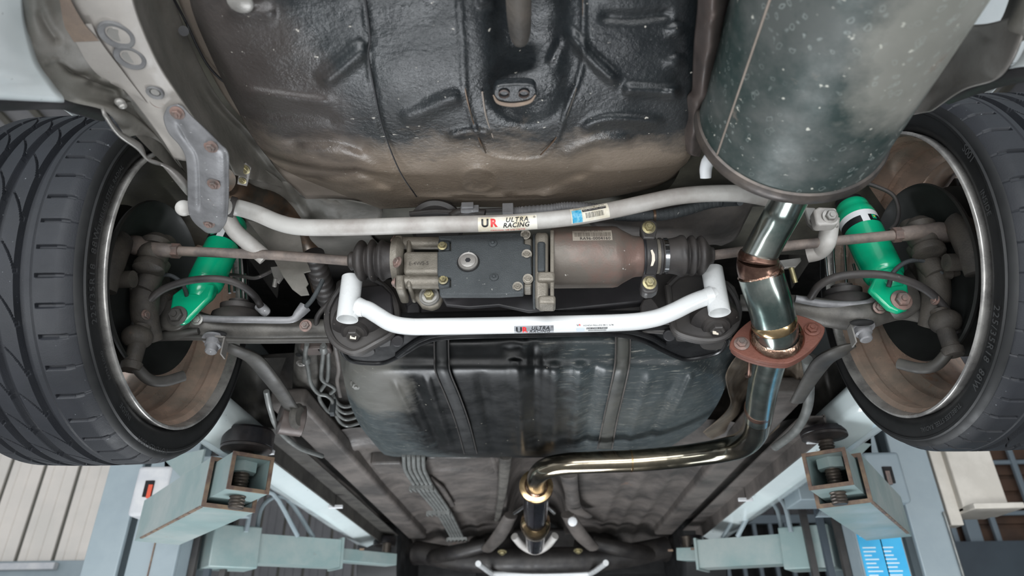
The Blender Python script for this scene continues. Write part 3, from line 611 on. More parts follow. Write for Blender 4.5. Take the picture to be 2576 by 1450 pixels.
# right hand side: folded brown heat shield edge and ribbed floor behind it
hs = [[(1758, -60, .60), (1800, -60, .565), (1840, -60, .62)], [(1756, 20, .60), (1795, 20, .565), (1832, 20, .62)], [(1748, 100, .60), (1790, 90, .57), (1830, 90, .63)], [(1744, 180, .605), (1775, 190, .575), (1822, 180, .635)],
      [(1742, 225, .61), (1768, 235, .58), (1812, 230, .64)], [(1730, 245, .61), (1755, 260, .59), (1796, 265, .65)], [(1732, 290, .62), (1752, 300, .60), (1785, 310, .66)], [(1722, 330, .63), (1745, 345, .61), (1772, 350, .67)], [(1728, 380, .65), (1740, 390, .64), (1760, 395, .68)]]
obj('heat_shield', patch(hs, 10, 8, [([(1765, 70), (1800, 40), (1820, 10)], 8, .006), ([(1765, 160), (1790, 120), (1820, 90)], 8, .006), ([(1750, 280), (1790, 220), (1810, 190)], 7, .006), ([(1742, 345), (1765, 310), (1780, 290)], 6, .005)], ((.04, .0012, 4),)), 'flange_brown', car, sharp=180, solid=.002)
obj('ribbed_panel', patch([[(1760, -60, .68), (2100, -60, .68)], [(1760, 150, .68), (2000, 150, .68)], [(1740, 300, .69), (1920, 300, .69)], [(1700, 450, .70), (1880, 450, .70)], [(1620, 520, .73), (2000, 520, .73)]], 16, 16, [([(1780, y), (2050, y+12)], 12, .010) for y in (-20, 50, 115, 180, 245, 310, 375)], ((.05, .0006, 3),)), 'ribbed_dark', car, sharp=180)
# cavities and panels above the axle
obj('axle_cavity', patch([[(250, 380, .86), (1300, 500, .86), (2350, 380, .86)], [(250, 640, .90), (1300, 640, .90), (2350, 640, .90)], [(250, 900, .92), (1300, 900, .92), (2300, 900, .92)], [(480, 1150, .82), (1300, 1110, .82), (2150, 1110, .82)]], 6, 6), 'engine_dark', car)
lp = [[(600, 400, .70), (700, 440, .725), (830, 490, .74), (960, 520, .74)], [(610, 440, .70), (720, 480, .73), (850, 520, .74), (960, 545, .75)], [(640, 500, .72), (750, 540, .735), (860, 560, .74), (930, 580, .75)], [(700, 560, .74), (800, 600, .745), (880, 625, .75), (960, 620, .75)], [(760, 620, .76), (830, 650, .76), (920, 660, .76), (1010, 640, .76)]]
obj('side_member', patch(lp, 10, 10, [([(715, 450), (740, 500), (780, 560)], 10, .012), ([(735, 455), (770, 490)], 6, -.006), ([(640, 480), (660, 475), (675, 455)], 3, .002), ([(822, 505), (826, 545)], 3, .004), ([(845, 510), (848, 550)], 3, .004)], ((.03, .0008, 6),)), 'body_side', car, sharp=180, solid=.002)
rp = [[(1500, 520, .70), (1640, 500, .70), (1800, 490, .70), (1900, 505, .71)], [(1480, 560, .70), (1660, 545, .69), (1820, 540, .69), (1872, 560, .71)], [(1560, 600, .70), (1680, 590, .69), (1800, 590, .69), (1850, 600, .71)], [(1640, 630, .72), (1720, 625, .71), (1790, 615, .71), (1815, 618, .73)]]
obj('side_member', patch(rp, 10, 8, [([(1660, 520), (1760, 520)], 20, .004)], ((.03, .0008, 6),)), 'floor_brown', car, sharp=180, solid=.002, label='brownish rounded panel beside the exhaust')
cg = [[(520, 380, .72), (620, 400, .70)], [(580, 470, .72), (700, 450, .72)], [(600, 520, .75), (760, 520, .75)]]
obj('corner_gusset', patch(cg, 6, 6), 'body_side', car, sharp=180, solid=.002)
# seat pan underside, centre tunnel and front floor
def pan(u, v):
    x = -.80+1.60*u; y = 1.88+2.1*v
    z = .60-.02*np.exp(-((np.abs(x)-.62)/.06)**2)
    for c0, w, a in ((.30, .018, .010), (.38, .018, .010), (.47, .02, .012), (.56, .02, .010)):
        z = z-a*np.exp(-((np.abs(x)-c0)/w)**2)*(1/(1+np.exp(-(y-2.1)/.04)))
    z = z+.16*np.clip(1-(np.abs(x+.005)/.13)**4, 0, 1)**.7
    z = z-.02*np.exp(-((y-2.02)/.04)**2)+.004*lumps(x*9, y*5, 1.2, 4)
    z = z-.05*np.clip((y-3.5)/.4, 0, 1)
    return x, y, z+H
obj('floor_pan', grid(pan, 160, 110), 'floor_brown', car, sharp=180)
obj('seat_pan', patch([[(560, 900, .74), (900, 880, .72), (1300, 880, .72), (1800, 880, .72), (2120, 900, .74)], [(600, 1000, .70), (900, 1000, .68), (1300, 1000, .68), (1800, 1000, .68), (2100, 1000, .70)], [(640, 1080, .66), (900, 1080, .63), (1300, 1080, .63), (1800, 1080, .63), (2060, 1080, .66)], [(690, 1160, .62), (900, 1150, .60), (1300, 1150, .60), (1800, 1150, .60), (2030, 1150, .62)]], 12, 12, [([(800, 1120), (950, 1130)], 14, .012), ([(760, 1050), (880, 1090)], 12, .01)], ((.04, .004, 9),)), 'undercoat_dark', car, sharp=180)
for s in (-1, 1):
    X = lambda a: s*a
    sp = [A(X(.72), 1.68, H+.52), A(X(.72), 3.45, H+.52)]
    obj('sill_seam', join(beam(sp[0], sp[1], .006, .05), beam(sp[0]+A(X(-.03), 0, .02), sp[1]+A(X(-.03), 0, .02), .06, .004)), 'floor_brown' if s > 0 else 'arm_dark', car)
    V = []
    pf = [(.735, .57), (.745, .515), (.80, .49), (.855, .505), (.87, .56), (.875, .70)]
    g = grid(lambda u, v: (X(np.interp(u, np.linspace(0, 1, 6), [q[0] for q in pf])), 1.42+2.1*v, H+np.interp(u, np.linspace(0, 1, 6), [q[1] for q in pf])), 20, 10)
    obj('sill_skirt', g, 'paint_teal', car, sharp=180, solid=.004)
    for y in (1.75, 2.45): obj('skirt_clip', box((X(.715), y, H+.497), (.05, .012, .012)), 'label_white', car, bevel=.002)
    g = join(beam(A(X(.60), 1.55, H+.575), A(X(.60), 3.5, H+.575), .09, .05))
    obj('floor_rail', g, 'floor_brown', car, bevel=.012, seg=3)
obj('jack_box', box((P(980, 1175, Z=.57)[0], P(980, 1175, Z=.57)[1], H+.585), (.10, .13, .045)), 'floor_brown', car, bevel=.008, seg=3)
# ================================================================ WHEELS
def tyre_mesh(c, s, ax, seed=0):
    # tread as a relief over angle and width; s = +1 when the outer side faces +X
    nA = 1800; xs = np.concatenate([np.linspace(0, .014, 9), np.linspace(.016, .196, 151), np.linspace(.198, .212, 9)])
    th = np.linspace(0, 2*np.pi, nA, endpoint=False); TH, X = np.meshgrid(th, xs, indexing='ij')
    R0 = .298
    sh = np.where(X < .02, (1-X/.02), np.where(X > .192, (X-.192)/.02, 0)); r = R0-.011*np.abs(sh)**1.8-.0025*((X-.106)/.1)**2
    dep = np.zeros_like(r)
    def groove(x0, w, d): return d*np.clip((w-np.abs(X-x0))/.0018, 0, 1)*(np.abs(X-x0) < w)
    dep = np.maximum(dep, groove(.050, .0014, .0035))
    for x0, w in ((.0665, .0070), (.101, .0066), (.135, .0066), (.168, .0050)): dep = np.maximum(dep, groove(x0, w, .0095))
    P0 = 2*np.pi/46; ph = (TH+.13*np.sin(TH*3)*.3) % P0
    q = (ph/P0-.5)*P0*R0
    sm = lambda dist, w, d: d*np.clip((w-dist)/.0016, 0, 1)
    slot = (X > .010) & (X < .046); dep = np.where(slot, np.maximum(dep, sm(np.abs(q), .0034, .0055-.002*(X < .022))), dep)
    dep = np.where(X <= .010, np.maximum(dep, sm(np.abs(q), .0016, .002)), dep)
    P1 = 2*np.pi/26; ph = (TH % P1)/P1          # curved slashes on the middle ribs
    for xa, xb, off in ((.0725, .096, 0), (.107, .130, .45), (.141, .163, .2)):
        t = (X-xa)/(xb-xa); qq = (((ph+off) % 1)-(.15+.75*np.clip(t, 0, 1)**.55))*P1*R0
        m = (t >= -.02) & (t < .93); dep = np.where(m, np.maximum(dep, sm(np.abs(qq), .0016+.0030*(1-np.clip(t, 0, 1))**1.5, .006)), dep)
    ph2 = (((TH % P0)/P0+.3) % 1-.5)*P0*R0
    dep = np.where(X > .172, np.maximum(dep, sm(np.abs(ph2), .0024, .004)), dep)
    r = r-dep
    u, w, d = frame(ax, (0, 0, 1)); c = np.array(c)
    xx = X+.010
    V = c+(xx[..., None]*d)+r[..., None]*(np.cos(TH)[..., None]*u+np.sin(TH)[..., None]*w)
    nX = len(xs); i = np.arange(nA)[:, None]; k = np.arange(nX-1)[None, :]; j = (i+1) % nA
    Fc = np.stack([i*nX+k, i*nX+k+1, j*nX+k+1, j*nX+k], -1).reshape(-1, 4)
    if s < 0: pass
    return V.reshape(-1, 3), Fc
def wheel(s, c, toe, camb, label, words, a_words):
    ax = unit((s, s*toe, s*camb)); c = A(c[0], c[1], c[2]+H)
    t = thing('wheel', label, 'wheel', tuple(c), 'rear wheels of the car')
    V, Fc = tyre_mesh(c, s, ax)
    me = bpy.data.meshes.new('tyre_tread'); Vl = V-c
    me.vertices.add(len(Vl)); me.vertices.foreach_set('co', Vl.ravel()); nF = len(Fc)
    me.loops.add(nF*4); me.loops.foreach_set('vertex_index', Fc.ravel().astype(np.int32)); me.polygons.add(nF)
    me.polygons.foreach_set('loop_start', np.arange(0, nF*4, 4, dtype=np.int32)); me.polygons.foreach_set('loop_total', np.full(nF, 4, np.int32))
    me.update(calc_edges=True); me.materials.append(M('tyre')); me.shade_smooth(); me.set_sharp_from_angle(angle=math.radians(38))
    o = bpy.data.objects.new('tyre_tread', me); COL.objects.link(o); o.parent = t; ORG[o.name] = c
    # sidewalls
    obj('tyre_sidewall', rev(c, ax, [(.010, .288), (.004, .283), (.0005, .272), (.001, .262), (.0002, .256), (.003, .248), (.009, .241), (.018, .236)], 120, cap=False), 'tyre_wall', t, sharp=40)
    obj('rim_protector', rev(c, ax, [(.002, .279), (-.0004, .277), (-.0006, .2735), (.001, .272)], 120, cap=False), 'tyre_wall', t, sharp=40)
    obj('tyre_sidewall', rev(c, ax, [(.222, .286), (.232, .27), (.230, .245), (.22, .236)], 90, cap=False), 'tyre_wall', t, sharp=40)
    u, w, d = frame(ax, (0, 0, 1))
    def on(a, r, dr=.0012): return c+d*(-dr)+r*(math.cos(a)*u+math.sin(a)*w)
    for txt, ang, size, rr, sp in words:
        ce = [pr(c+rr*(math.cos(a)*u+math.sin(a)*w)) for a in np.linspace(0, 2*np.pi, 361)]
        k = min(range(361), key=lambda i: math.hypot(ce[i][0]-ang[0], ce[i][1]-ang[1])); a0 = 2*math.pi*k/360
        sg = a_words
        g = maptext(txt, size, lambda x, y: on(a0+sg*x/rr, rr+y, .0012+.0006), spacing=sp, bold=.0001)
        obj('tyre_lettering', g, 'tyre_letter', t)
    # rim
    obj('rim_lip', rev(c, ax, [(.016, .238), (.002, .2405), (-.002, .2420), (-.0045, .2405), (-.005, .2375), (-.002, .2352), (.012, .2335)], 140, cap=False), 'rim_lip', t, sharp=60)
    obj('rim_barrel', rev(c, ax, [(.012, .2335), (.020, .2265), (.034, .2245), (.040, .2285), (.050, .2280), (.058, .2205), (.072, .2150), (.078, .2190), (.086, .2180), (.096, .2050), (.120, .2010), (.128, .2060), (.134, .2020), (.160, .2000), (.172, .2055), (.186, .215), (.205, .2275), (.222, .236)], 140, cap=False), 'rim_inner', t, sharp=30)
    sp = []
    for k in range(5):
        for q in (-.17, .17):
            a = 2*math.pi*k/5+.3+q; p0 = c+d*.150+.05*(math.cos(a)*u+math.sin(a)*w); p1 = c+d*.200+.21*(math.cos(a-q*.35)*u+math.sin(a-q*.35)*w)
            o = obj('spoke', beam(p0, p1, .03, .028, up=ax), 'rim_spoke', t, bevel=.004)
    obj('hub_disc', rev(c, ax, [(.125, .07), (.16, .075), (.175, .05)], 40), 'rim_spoke', t)
    return t, c, ax, (u, w, d)
LW = wheel(-1, (-.606, 1.023, .583), .02, 0, 'rear wheel at the left with tread facing the viewer and rusty brown inner rim',
           [('225/35R18  88W', (222, 690), .016, .2655, 1.2), ('TUBELESS STEEL RADIAL', (262, 490), .010, .262, 1.1), ('EXTRA LOAD', (232, 930), .007, .262, 1.1), ('INSIDE', (305, 1045), .011, .264, 1.1), ('POTENZA S001', (385, 1118), .013, .277, 1.1)], 1)
RW = wheel(1, (.6159, 1.0424, .583), .015, .015, 'rear wheel at the right partly behind the large muffler, with grey brown inner rim',
           [('225/35R18  88W', (2510, 890), .016, .2655, 1.2), ('TUBELESS STEEL RADIAL', (2380, 1080), .010, .262, 1.1), ('INSIDE', (2487, 510), .012, .264, 1.1), ('S001', (2460, 370), .016, .272, 1.0)], 1)
# brakes and knuckles
def corner(s, W, side):
    t0, c, ax, (u, w, d) = W
    k = thing('wheel_hub', 'dark dusty brake disc, shield and knuckle inside the '+side+' wheel', 'wheel hub', tuple(c+d*.08), 'hubs inside the rear wheels')
    q = c+A(0, -.015, -.005)
    obj('brake_disc', rev(q, ax, [(.090, .05), (.090, .140), (.092, .144), (.110, .144), (.112, .140), (.112, .05)], 90), 'shield_dark', k)
    obj('dust_shield', rev(q, ax, [(.086, .04), (.086, .080), (.078, .092), (.064, .125), (.046, .148), (.040, .1505), (.036, .149), (.044, .146), (.062, .122), (.076, .09)], 90, cap=True), 'shield_dark', k)
    # knuckle, caliper and joints, lumpy castings joined round the hub
    Y0 = c[1]+.01; z = c[2]; x = c[0]+s*.034
    obj('knuckle', join(tube([A(x+s*.01, Y0-.03, z+.09), A(x+s*.015, Y0-.05, z+.02), A(x+s*.01, Y0-.04, z-.06), A(x, Y0-.01, z-.10)], [.014, .022, .022, .016], 16), tube([A(x-s*.0, Y0-.055, z+.03), A(x+s*.01, Y0-.06, z-.03)], [.020, .018], 16), ball(A(x+s*.015, Y0+.02, z-.02), (.025, .035, .045)), ball(A(x+s*.025, Y0-.02, z), (.02, .055, .055))), 'knuckle', k, sharp=60)
    obj('caliper', join(tube([A(x+s*.035, Y0-.115, z-.06), A(x+s*.035, Y0-.125, z-.005), A(x+s*.035, Y0-.11, z+.04)], [.016, .022, .016], 16, flat=1.2), cyl(A(x+s*.005, Y0-.10, z-.03), A(x+s*.06, Y0-.10, z-.03), .014)), 'knuckle', k, sharp=50)
    for zz, yy in ((-.075, -.06), (.02, -.065)): obj('caliper_bolt', bolt(A(x-s*.006, Y0+yy, z+zz), (-s, -.3, 0), .006), 'rust_bolt', k)
    obj('ball_joint', join(ball(A(x-s*.004, Y0-.082, z+.028), (.024, .026, .020)), rev(A(x-s*.004, Y0-.082, z+.012), (0, 0, -1), [(0, .022), (.006, .025), (.014, .025), (.018, .018)], 28), rev(A(x-s*.004, Y0-.082, z+.042), (0, 0, 1), [(0, .022), (.01, .024), (.022, .014)], 24)), 'knuckle', k, sharp=50)
    obj('lower_joint', join(ball(A(x+s*.004, Y0-.05, z-.11), (.024, .024, .02)), cyl(A(x, Y0-.05, z-.16), A(x, Y0-.05, z-.09), .013), rev(A(x, Y0-.05, z-.168), (0, 0, 1), [(0, .014), (.004, .016), (.012, .016), (.014, .012)], 20)), 'knuckle', k, sharp=50)
    obj('lower_link', tube([A(x, Y0-.05, z-.155), A(x-s*.02, Y0-.03, z-.175), A(x-s*.035, Y0-.01, z-.172), A(x-s*.055, Y0+.01, z-.155)], .009, 12), 'arm_dark', k)
corner(-1, LW, 'left'); corner(1, RW, 'right')
# ================================================================ REAR STEERING RACK
def ay(x): return 657-(x-890)*.0157
def rx(x, dy=0, off=0): return P(x, ay(x)+dy, Y=.95+off)
RA = unit(rx(1780)-rx(890)); K = .00065
def rprof(pts):                        # (photo x along the rack axis, radius in photo px)
    p0 = rx(pts[0][0]); return [(float((rx(x)-p0)@RA), r*K) for x, r in pts], p0
def rrev(pts, n=48, **kw):
    pf, p0 = rprof(pts); return rev(p0, RA, pf, n, **kw)
rk = thing('steering_rack', 'rear steering unit lying across the car under the dirty white bar', 'steering rack', tuple(rx(1200)))
dense = lambda pts, sub=6: [tuple(q) for q in cat(pts, sub)]
obj('rubber_boot', rrev(dense([(878, 18), (884, 24), (892, 24), (898, 40), (908, 52), (917, 50), (924, 38), (930, 44), (937, 54), (944, 50), (949, 40), (955, 46), (963, 53), (972, 47), (985, 43), (996, 43)])), 'rubber', rk, sharp=80)
obj('rubber_boot', rrev(dense([(1664, 43), (1684, 44), (1700, 47), (1712, 52), (1720, 50), (1727, 40), (1733, 48), (1741, 51), (1747, 44), (1751, 40), (1757, 47), (1764, 49), (1772, 42), (1780, 30), (1786, 23), (1794, 20)])), 'rubber', rk, sharp=80)
obj('boot_clamp', rrev([(1667, 43), (1667, 45.5), (1677, 45.5), (1677, 43)]), 'chrome', rk, sharp=30)
obj('boot_clamp', rrev([(991, 43), (991, 45), (996, 45), (996, 43)]), 'dull_silver', rk, sharp=30)
obj('boot_clamp', rrev([(1656, 43), (1656, 46), (1662, 46), (1662, 43)]), 'black_steel', rk, sharp=30)
# housing castings
obj('end_flange', join(rrev([(993, 40), (993, 60), (1008, 62), (1014, 58), (1022, 40)], cap=False)), 'cast_alu', rk, sharp=40)
def rbox(x0, x1, y0, y1, off0, off1): # box from photo extents at two depths round the axis
    c = [P(x, y, Y=.95+off0) for x, y in ((x0, y0), (x1, y0), (x1, y1), (x0, y1))]; return prism(c, (0, off1-off0, 0))
obj('flange_lug', rbox(992, 1012, 590, 626, -.03, .02), 'cast_alu', rk, bevel=.004, seg=3)
obj('flange_lug', rbox(994, 1016, 690, 728, -.03, .02), 'cast_alu', rk, bevel=.004, seg=3)
obj('housing_body', rbox(1014, 1110, 630, 688, -.035, .0), 'cast_alu', rk, bevel=.007, seg=4)
obj('housing_rib', cyl(P(1012, 612, Y=.935), P(1110, 612, Y=.935), .0105), 'cast_alu', rk)
obj('housing_rib', cyl(P(1014, 710, Y=.935), P(1110, 710, Y=.935), .0115), 'cast_alu', rk)
obj('housing_collar', rbox(1022, 1034, 603, 722, -.026, .03), 'cast_alu', rk, bevel=.003)
obj('flange_bolt', bolt(P(993, 606, Y=.93), -RA, .006), 'rust_bolt', rk); obj('flange_bolt', bolt(P(995, 712, Y=.93), -RA, .006), 'rust_bolt', rk)
obj('flange_bolt', bolt(P(1000, 660, Y=.905), (-.6, -.8, 0), .0065), 'rust_bolt', rk)
fc = lambda p, up=.0: (lambda u, v: np.array(p)+A(u, 0, 0)+A(0, 0, v))
obj('cast_lettering', maptext('E-4WS-S', .0088, fc(P(1053, 663, Y=.9140))), 'knuckle', rk)
# cover plate
cv = [(1102, 592), (1160, 590), (1235, 586), (1318, 584), (1318, 612), (1336, 616), (1338, 690), (1318, 694), (1318, 738), (1255, 742), (1180, 742), (1106, 742), (1104, 726), (1134, 722), (1134, 698), (1104, 694), (1100, 690), (1100, 632), (1134, 630), (1134, 604), (1104, 602)]
obj('cover_plate', plate(cv, .012, Y=.904), 'cover_grey', rk, bevel=.0025, seg=3, sharp=30)
obj('housing_core', rbox(1106, 1340, 596, 715, -.034, -.005), 'cast_alu', rk, bevel=.005)
obj('corner_pad', rbox(1102, 1132, 602, 630, -.040, 0), 'cover_grey', rk, bevel=.003); obj('corner_pad', rbox(1102, 1132, 694, 722, -.040, 0), 'cover_grey', rk, bevel=.003)
for x, y in ((1113, 619), (1115, 705)): obj('cover_bolt', bolt(P(x, y, Y=.906), (0, -1, 0), .0052, .006), 'zinc_bolt', rk)
for x, y in ((1240, 613), (1243, 698)):
    c = P(x, y, Y=.904); obj('rivet', join(rev(c, (0, -1, 0), [(0, .0072), (.002, .0065), (.003, .0045)], 24), ball(c-A(0, .003, 0), .0032)), 'cover_grey', rk)
c = P(1178, 660, Y=.9035)
cb_ = obj('centre_bolt', rev(c, (0, -1, 0), [(-.004, .0155), (.0045, .0155), (.0055, .0148), (.0045, .0125), (.0062, .0118), (.0066, .0108)], 48), 'dull_silver', rk, sharp=30)
obj('bolt_recess', rev(c+A(0, -.0003, 0), (0, -1, 0), [(0, .0178), (.0006, .0172), (.0006, .0155)], 48), 'void_black', rk)
obj('socket', rev(c-A(0, .0067, 0), (0, -1, 0), [(0, .0045), (.0004, .004)], 6), 'ink', cb_)
for a in range(4): obj('stud_ear', join(cyl(P((1322, 1325, 1328, 1302)[a], (590, 640, 702, 722)[a], Y=.9025), P((1322, 1325, 1328, 1302)[a], (590, 640, 702, 722)[a], Y=.93), .0078), bolt(P((1322, 1325, 1328, 1302)[a], (590, 640, 702, 722)[a], Y=.902), (0, -1, 0), .0045, .003)), 'cast_alu', rk)
obj('side_rib', rbox(1318, 1337, 600, 720, -.040, -.01), 'cast_alu', rk, bevel=.002)
obj('side_rib', rbox(1340, 1348, 588, 752, -.042, -.005), 'cover_grey', rk, bevel=.002)
obj('gearbox_flange', rbox(1346, 1380, 582, 752, -.050, -.01), 'cast_alu', rk, bevel=.006, seg=3)
obj('flange_step', rbox(1352, 1372, 606, 682, -.056, 0), 'cover_grey', rk, bevel=.004, seg=3)
obj('flange_plate', rbox(1384, 1394, 578, 750, -.052, -.01), 'cast_alu', rk, bevel=.0015)
obj('flange_foot', rbox(1352, 1396, 682, 706, -.058, -.03), 'cast_alu', rk, bevel=.004, seg=3); obj('flange_foot', rbox(1354, 1398, 742, 764, -.058, -.03), 'cast_alu', rk, bevel=.004, seg=3)
# motor
obj('motor_can', rrev([(1386, 70), (1388, 76), (1396, 77), (1540, 77), (1552, 75), (1562, 68), (1590, 53), (1598, 51), (1614, 50), (1618, 46)], 64), 'motor_can', rk, sharp=60)
obj('seal_ring', rrev([(1614, 46), (1614, 52), (1617, 53), (1620, 52), (1620, 46)], 48), 'ink', rk)
obj('end_neck', rrev([(1616, 44), (1658, 44)], 48), 'cast_alu', rk)
obj('clamp_strap', join(rrev([(1618, 44), (1618, 50), (1648, 50), (1648, 44)], 48)), 'black_steel', rk, bevel=.002)
for y0, y1, lb in ((552, 600, 0), (688, 738, 0)):
    pl = [(1618, y1), (1612, y0+24), (1612, y0+8), (1622, y0), (1642, y0-2), (1654, y0+8), (1654, y0+26), (1648, y1)] if y0 < 600 else [(1618, y0), (1612, y1-24), (1614, y1-8), (1626, y1), (1644, y1-2), (1656, y1-10), (1656, y1-26), (1648, y0)]
    obj('clamp_ear', plate(pl, .02, Y=.915), 'black_steel', rk, bevel=.003)
obj('clamp_bolt', bolt(P(1632, 573, Y=.914), (0, -1, -.2), .0074, .007), 'zinc_bolt', rk); obj('clamp_bolt', bolt(P(1634, 712, Y=.914), (0, -1, -.2), .0074, .007), 'zinc_bolt', rk)
arc = [(1641, 628), (1647, 640), (1648, 655), (1643, 668), (1637, 669), (1640, 655), (1640, 642), (1637, 630)]
obj('paint_stroke', plate(arc, .002, Y=.9135), 'paint_mark', rk)
# label with its printed number and bars, bent round the motor
mp0, mp1 = rx(1400), rx(1560); mfn = ontube(mp0, mp1, 77*K, (0, -1, -.25))
uu = lambda x: float((rx(x)-mp0)@RA)
lab = obj('motor_label', decal(mfn, uu(1438), uu(1534), .012, .034, .0005), 'sticker_dull', rk)
mid = (uu(1438)+uu(1534))/2
obj('print', maptext('RA96-0004160', .0075, lambda a, b: mfn(mid+.004+a, .0155+b, .0009), spacing=1.05), 'ink', lab)
obj('print', maptext('S30-16  34-75', .006, lambda a, b: mfn(mid+a, .0322+b, .0009)), 'ink_brown', lab)
g = []; u = uu(1442)
random.seed(3)
while u < uu(1530):
    w = random.choice((.0004, .0006, .0009)); g.append(decal(mfn, u, u+w, .0195, .0285, .0009, 1, 4)); u += w+random.choice((.0005, .0007, .001))
obj('bar_code', join(*g), 'ink_brown', lab, kind='stuff')
# tie rods
def tie(pts, nut, end, side):
    t = thing('tie_rod', 'grey brown steering tie rod crossing in front of the '+side+' green shock absorber', 'tie rod', tuple(pts[0]), 'tie rods of the rear steering')
    obj('rod', tube(pts, [.0082]*len(pts), 18, 4), 'rod', t)
    obj('lock_nut', rev(nut[0], nut[1]-nut[0], [(0, .0125), (float(np.linalg.norm(nut[1]-nut[0])), .0125)], 6), 'rust_bolt', t)
    obj('rod_end', tube(end, [.0115, .0125, .0125, .017, .012], 18, 5), 'rod', t)
tie([rx(880), P(700, 643, Y=.95), P(450, 632, Y=.945)], (P(452, 632, Y=.945), P(430, 631, Y=.945)), [P(432, 631, Y=.945), P(410, 630, Y=.94), P(375, 626, Y=.94), P(345, 618, Y=.945), P(318, 612, Y=.96)], 'left')
tie([rx(1790), P(2000, 617, Y=.95), P(2250, 592, Y=.955)], (P(2246, 592, Y=.955), P(2266, 590, Y=.955)), [P(2264, 590, Y=.955), P(2290, 587, Y=.955), P(2330, 583, Y=.955), P(2365, 585, Y=.96), P(2395, 592, Y=.97)], 'right')
# ================================================================ SUBFRAME
sf = thing('rear_subframe', 'black rear subframe beam behind the clean white brace bar', 'subframe', (0, 1.1, H+.52))
bm = [(845, 705), (900, 690), (1000, 700), (1640, 672), (1780, 690), (1850, 720), (1858, 800), (1800, 850), (1640, 835), (1340, 838), (1000, 845), (880, 850), (838, 790)]
obj('cross_beam', plate(bm, .012, Y=1.075, sub=3), 'black_steel', sf, bevel=.006, seg=3)
obj('upper_web', plate([(1000, 700), (1640, 676), (1620, 760), (1340, 790), (1030, 800)], .02, Y=1.058), 'black_plastic', sf, bevel=.004)
ribs = [[(1010, 848, .512), (1090, 838, .508), (1340, 832, .508), (1600, 832, .508), (1690, 850, .512)]]
lipL = [(858, 866), (861, 886), (872, 903), (892, 913), (925, 917), (965, 916), (1000, 902), (1030, 884), (1062, 866), (1110, 854), (1200, 849), (1340, 847), (1480, 843), (1565, 847), (1622, 862), (1665, 884), (1700, 900), (1728, 907), (1775, 900), (1812, 886), (1827, 862), (1820, 845), (1700, 825), (1340, 822), (1000, 830)]
obj('lower_lip', plate(lipL, .035, Z=.505), 'black_gloss', sf, bevel=.007, seg=4)
obj('rolled_edge', tube([P(a, b-3, Z=.504) for a, b in lipL[:22]], .0045, 10, 5), 'black_gloss', sf)
fl_ = [(1000, 905), (1030, 882), (1060, 864), (1110, 850), (1230, 843), (1340, 841), (1480, 838), (1570, 842), (1630, 856), (1670, 878)]
obj('pressed_bead', tube([P(a, b-10, Z=.502) for a, b in fl_], .0055, 10, 5), 'black_gloss', sf)
for s, ear, bx in ((-1, [(838, 752), (824, 785), (826, 830), (845, 865), (880, 886), (905, 884), (940, 866), (985, 838), (1000, 800), (985, 740), (940, 705), (880, 700)], 893), (1, [(1680, 720), (1690, 800), (1700, 835), (1745, 852), (1790, 856), (1825, 846), (1850, 820), (1858, 780), (1845, 745), (1815, 712), (1760, 690), (1710, 695)], 1800)):
    obj('mount_ear', plate(ear, .022, Y=1.045, sub=4), 'black_steel', sf, bevel=.005, seg=3)
    rm = [P(a, b, Y=1.045) for a, b in cat(ear+[ear[0]], 4)]
    obj('ear_rim', tube(rm, .006, 8, 1, cap=False), 'black_steel', sf)
    c = P(bx, 828 if s < 0 else 815, Y=1.04); ax = (0, -.35, -1)
    bs = obj('bushing', join(rev(c, ax, [(-.02, .040), (-.004, .040), (0, .034), (.002, .030), (.004, .024), (.010, .022)], 40)), 'rubber', sf, sharp=50)
    obj('bush_nut', bolt(c+unit(ax)*.008, ax, .0125, .012), 'black_steel', bs)
    obj('bush_shell', rev(P(bx+(14 if s < 0 else -2), 868 if s < 0 else 850, Z=.515), (0, 0, -1), [(0, .030), (.006, .030), (.013, .026)], 40), 'black_steel', sf)
for q in ([(955, 845), (968, 842), (985, 858), (983, 872), (955, 876), (948, 868)], [(1706, 832), (1722, 830), (1730, 855), (1726, 862), (1702, 860), (1698, 850)]):
    obj('lip_tab', plate(q, .006, Z=.498), 'black_steel', sf, bevel=.002)
for x, y in ((1000, 850), (1684, 836)): obj('lip_boss', cyl(P(x, y-12, Z=.52), P(x, y+10, Z=.494), .011), 'black_plastic', sf, bevel=.002)
obj('boss_plate', plate([(1022, 800), (1024, 770), (1038, 760), (1052, 762), (1056, 775), (1056, 800)], .006, Y=1.05), 'black_plastic', sf, bevel=.002)
obj('boss_plate', plate([(1610, 770), (1618, 752), (1640, 748), (1652, 762), (1670, 790), (1700, 812), (1618, 812)], .012, Y=1.045), 'rubber', sf, bevel=.003)
obj('seam_step', plate([(900, 722), (960, 716), (985, 740), (990, 800), (960, 815), (905, 770)], .01, Y=1.036), 'black_plastic', sf, bevel=.003)
# bracket carrying the big bolt left of centre
mb = thing('mount_bracket', 'cast bracket with a large yellow marked bolt in a bright washer', 'bracket', tuple(P(1080, 748, Y=.99)))
obj('casting', plate([(1026, 722), (1050, 712), (1110, 712), (1118, 740), (1104, 768), (1085, 776), (1060, 770), (1040, 745)], .015, Y=.962), 'cast_alu', mb, bevel=.005, seg=3)
c = P(1081, 747, Y=.961); obj('washer', rev(c, (0, -1, -.1), [(0, .0165), (.006, .0165), (.008, .015), (.006, .0125), (.004, .012)], 48), 'dull_silver', mb, sharp=30)
obj('bolt', bolt(c-A(0, .004, 0), (0, -1, -.1), .0085, .008, False), 'zinc_bolt', mb)
wr_ = obj('rack_guard', plate([(1106, 738), (1260, 736), (1285, 738), (1368, 745), (1370, 780), (1330, 784), (1255, 768), (1180, 774), (1122, 768)], .008, Y=.96), 'black_plastic', cat='guard', label='black torn guard strip hanging below the grey cover plate', bevel=.002)
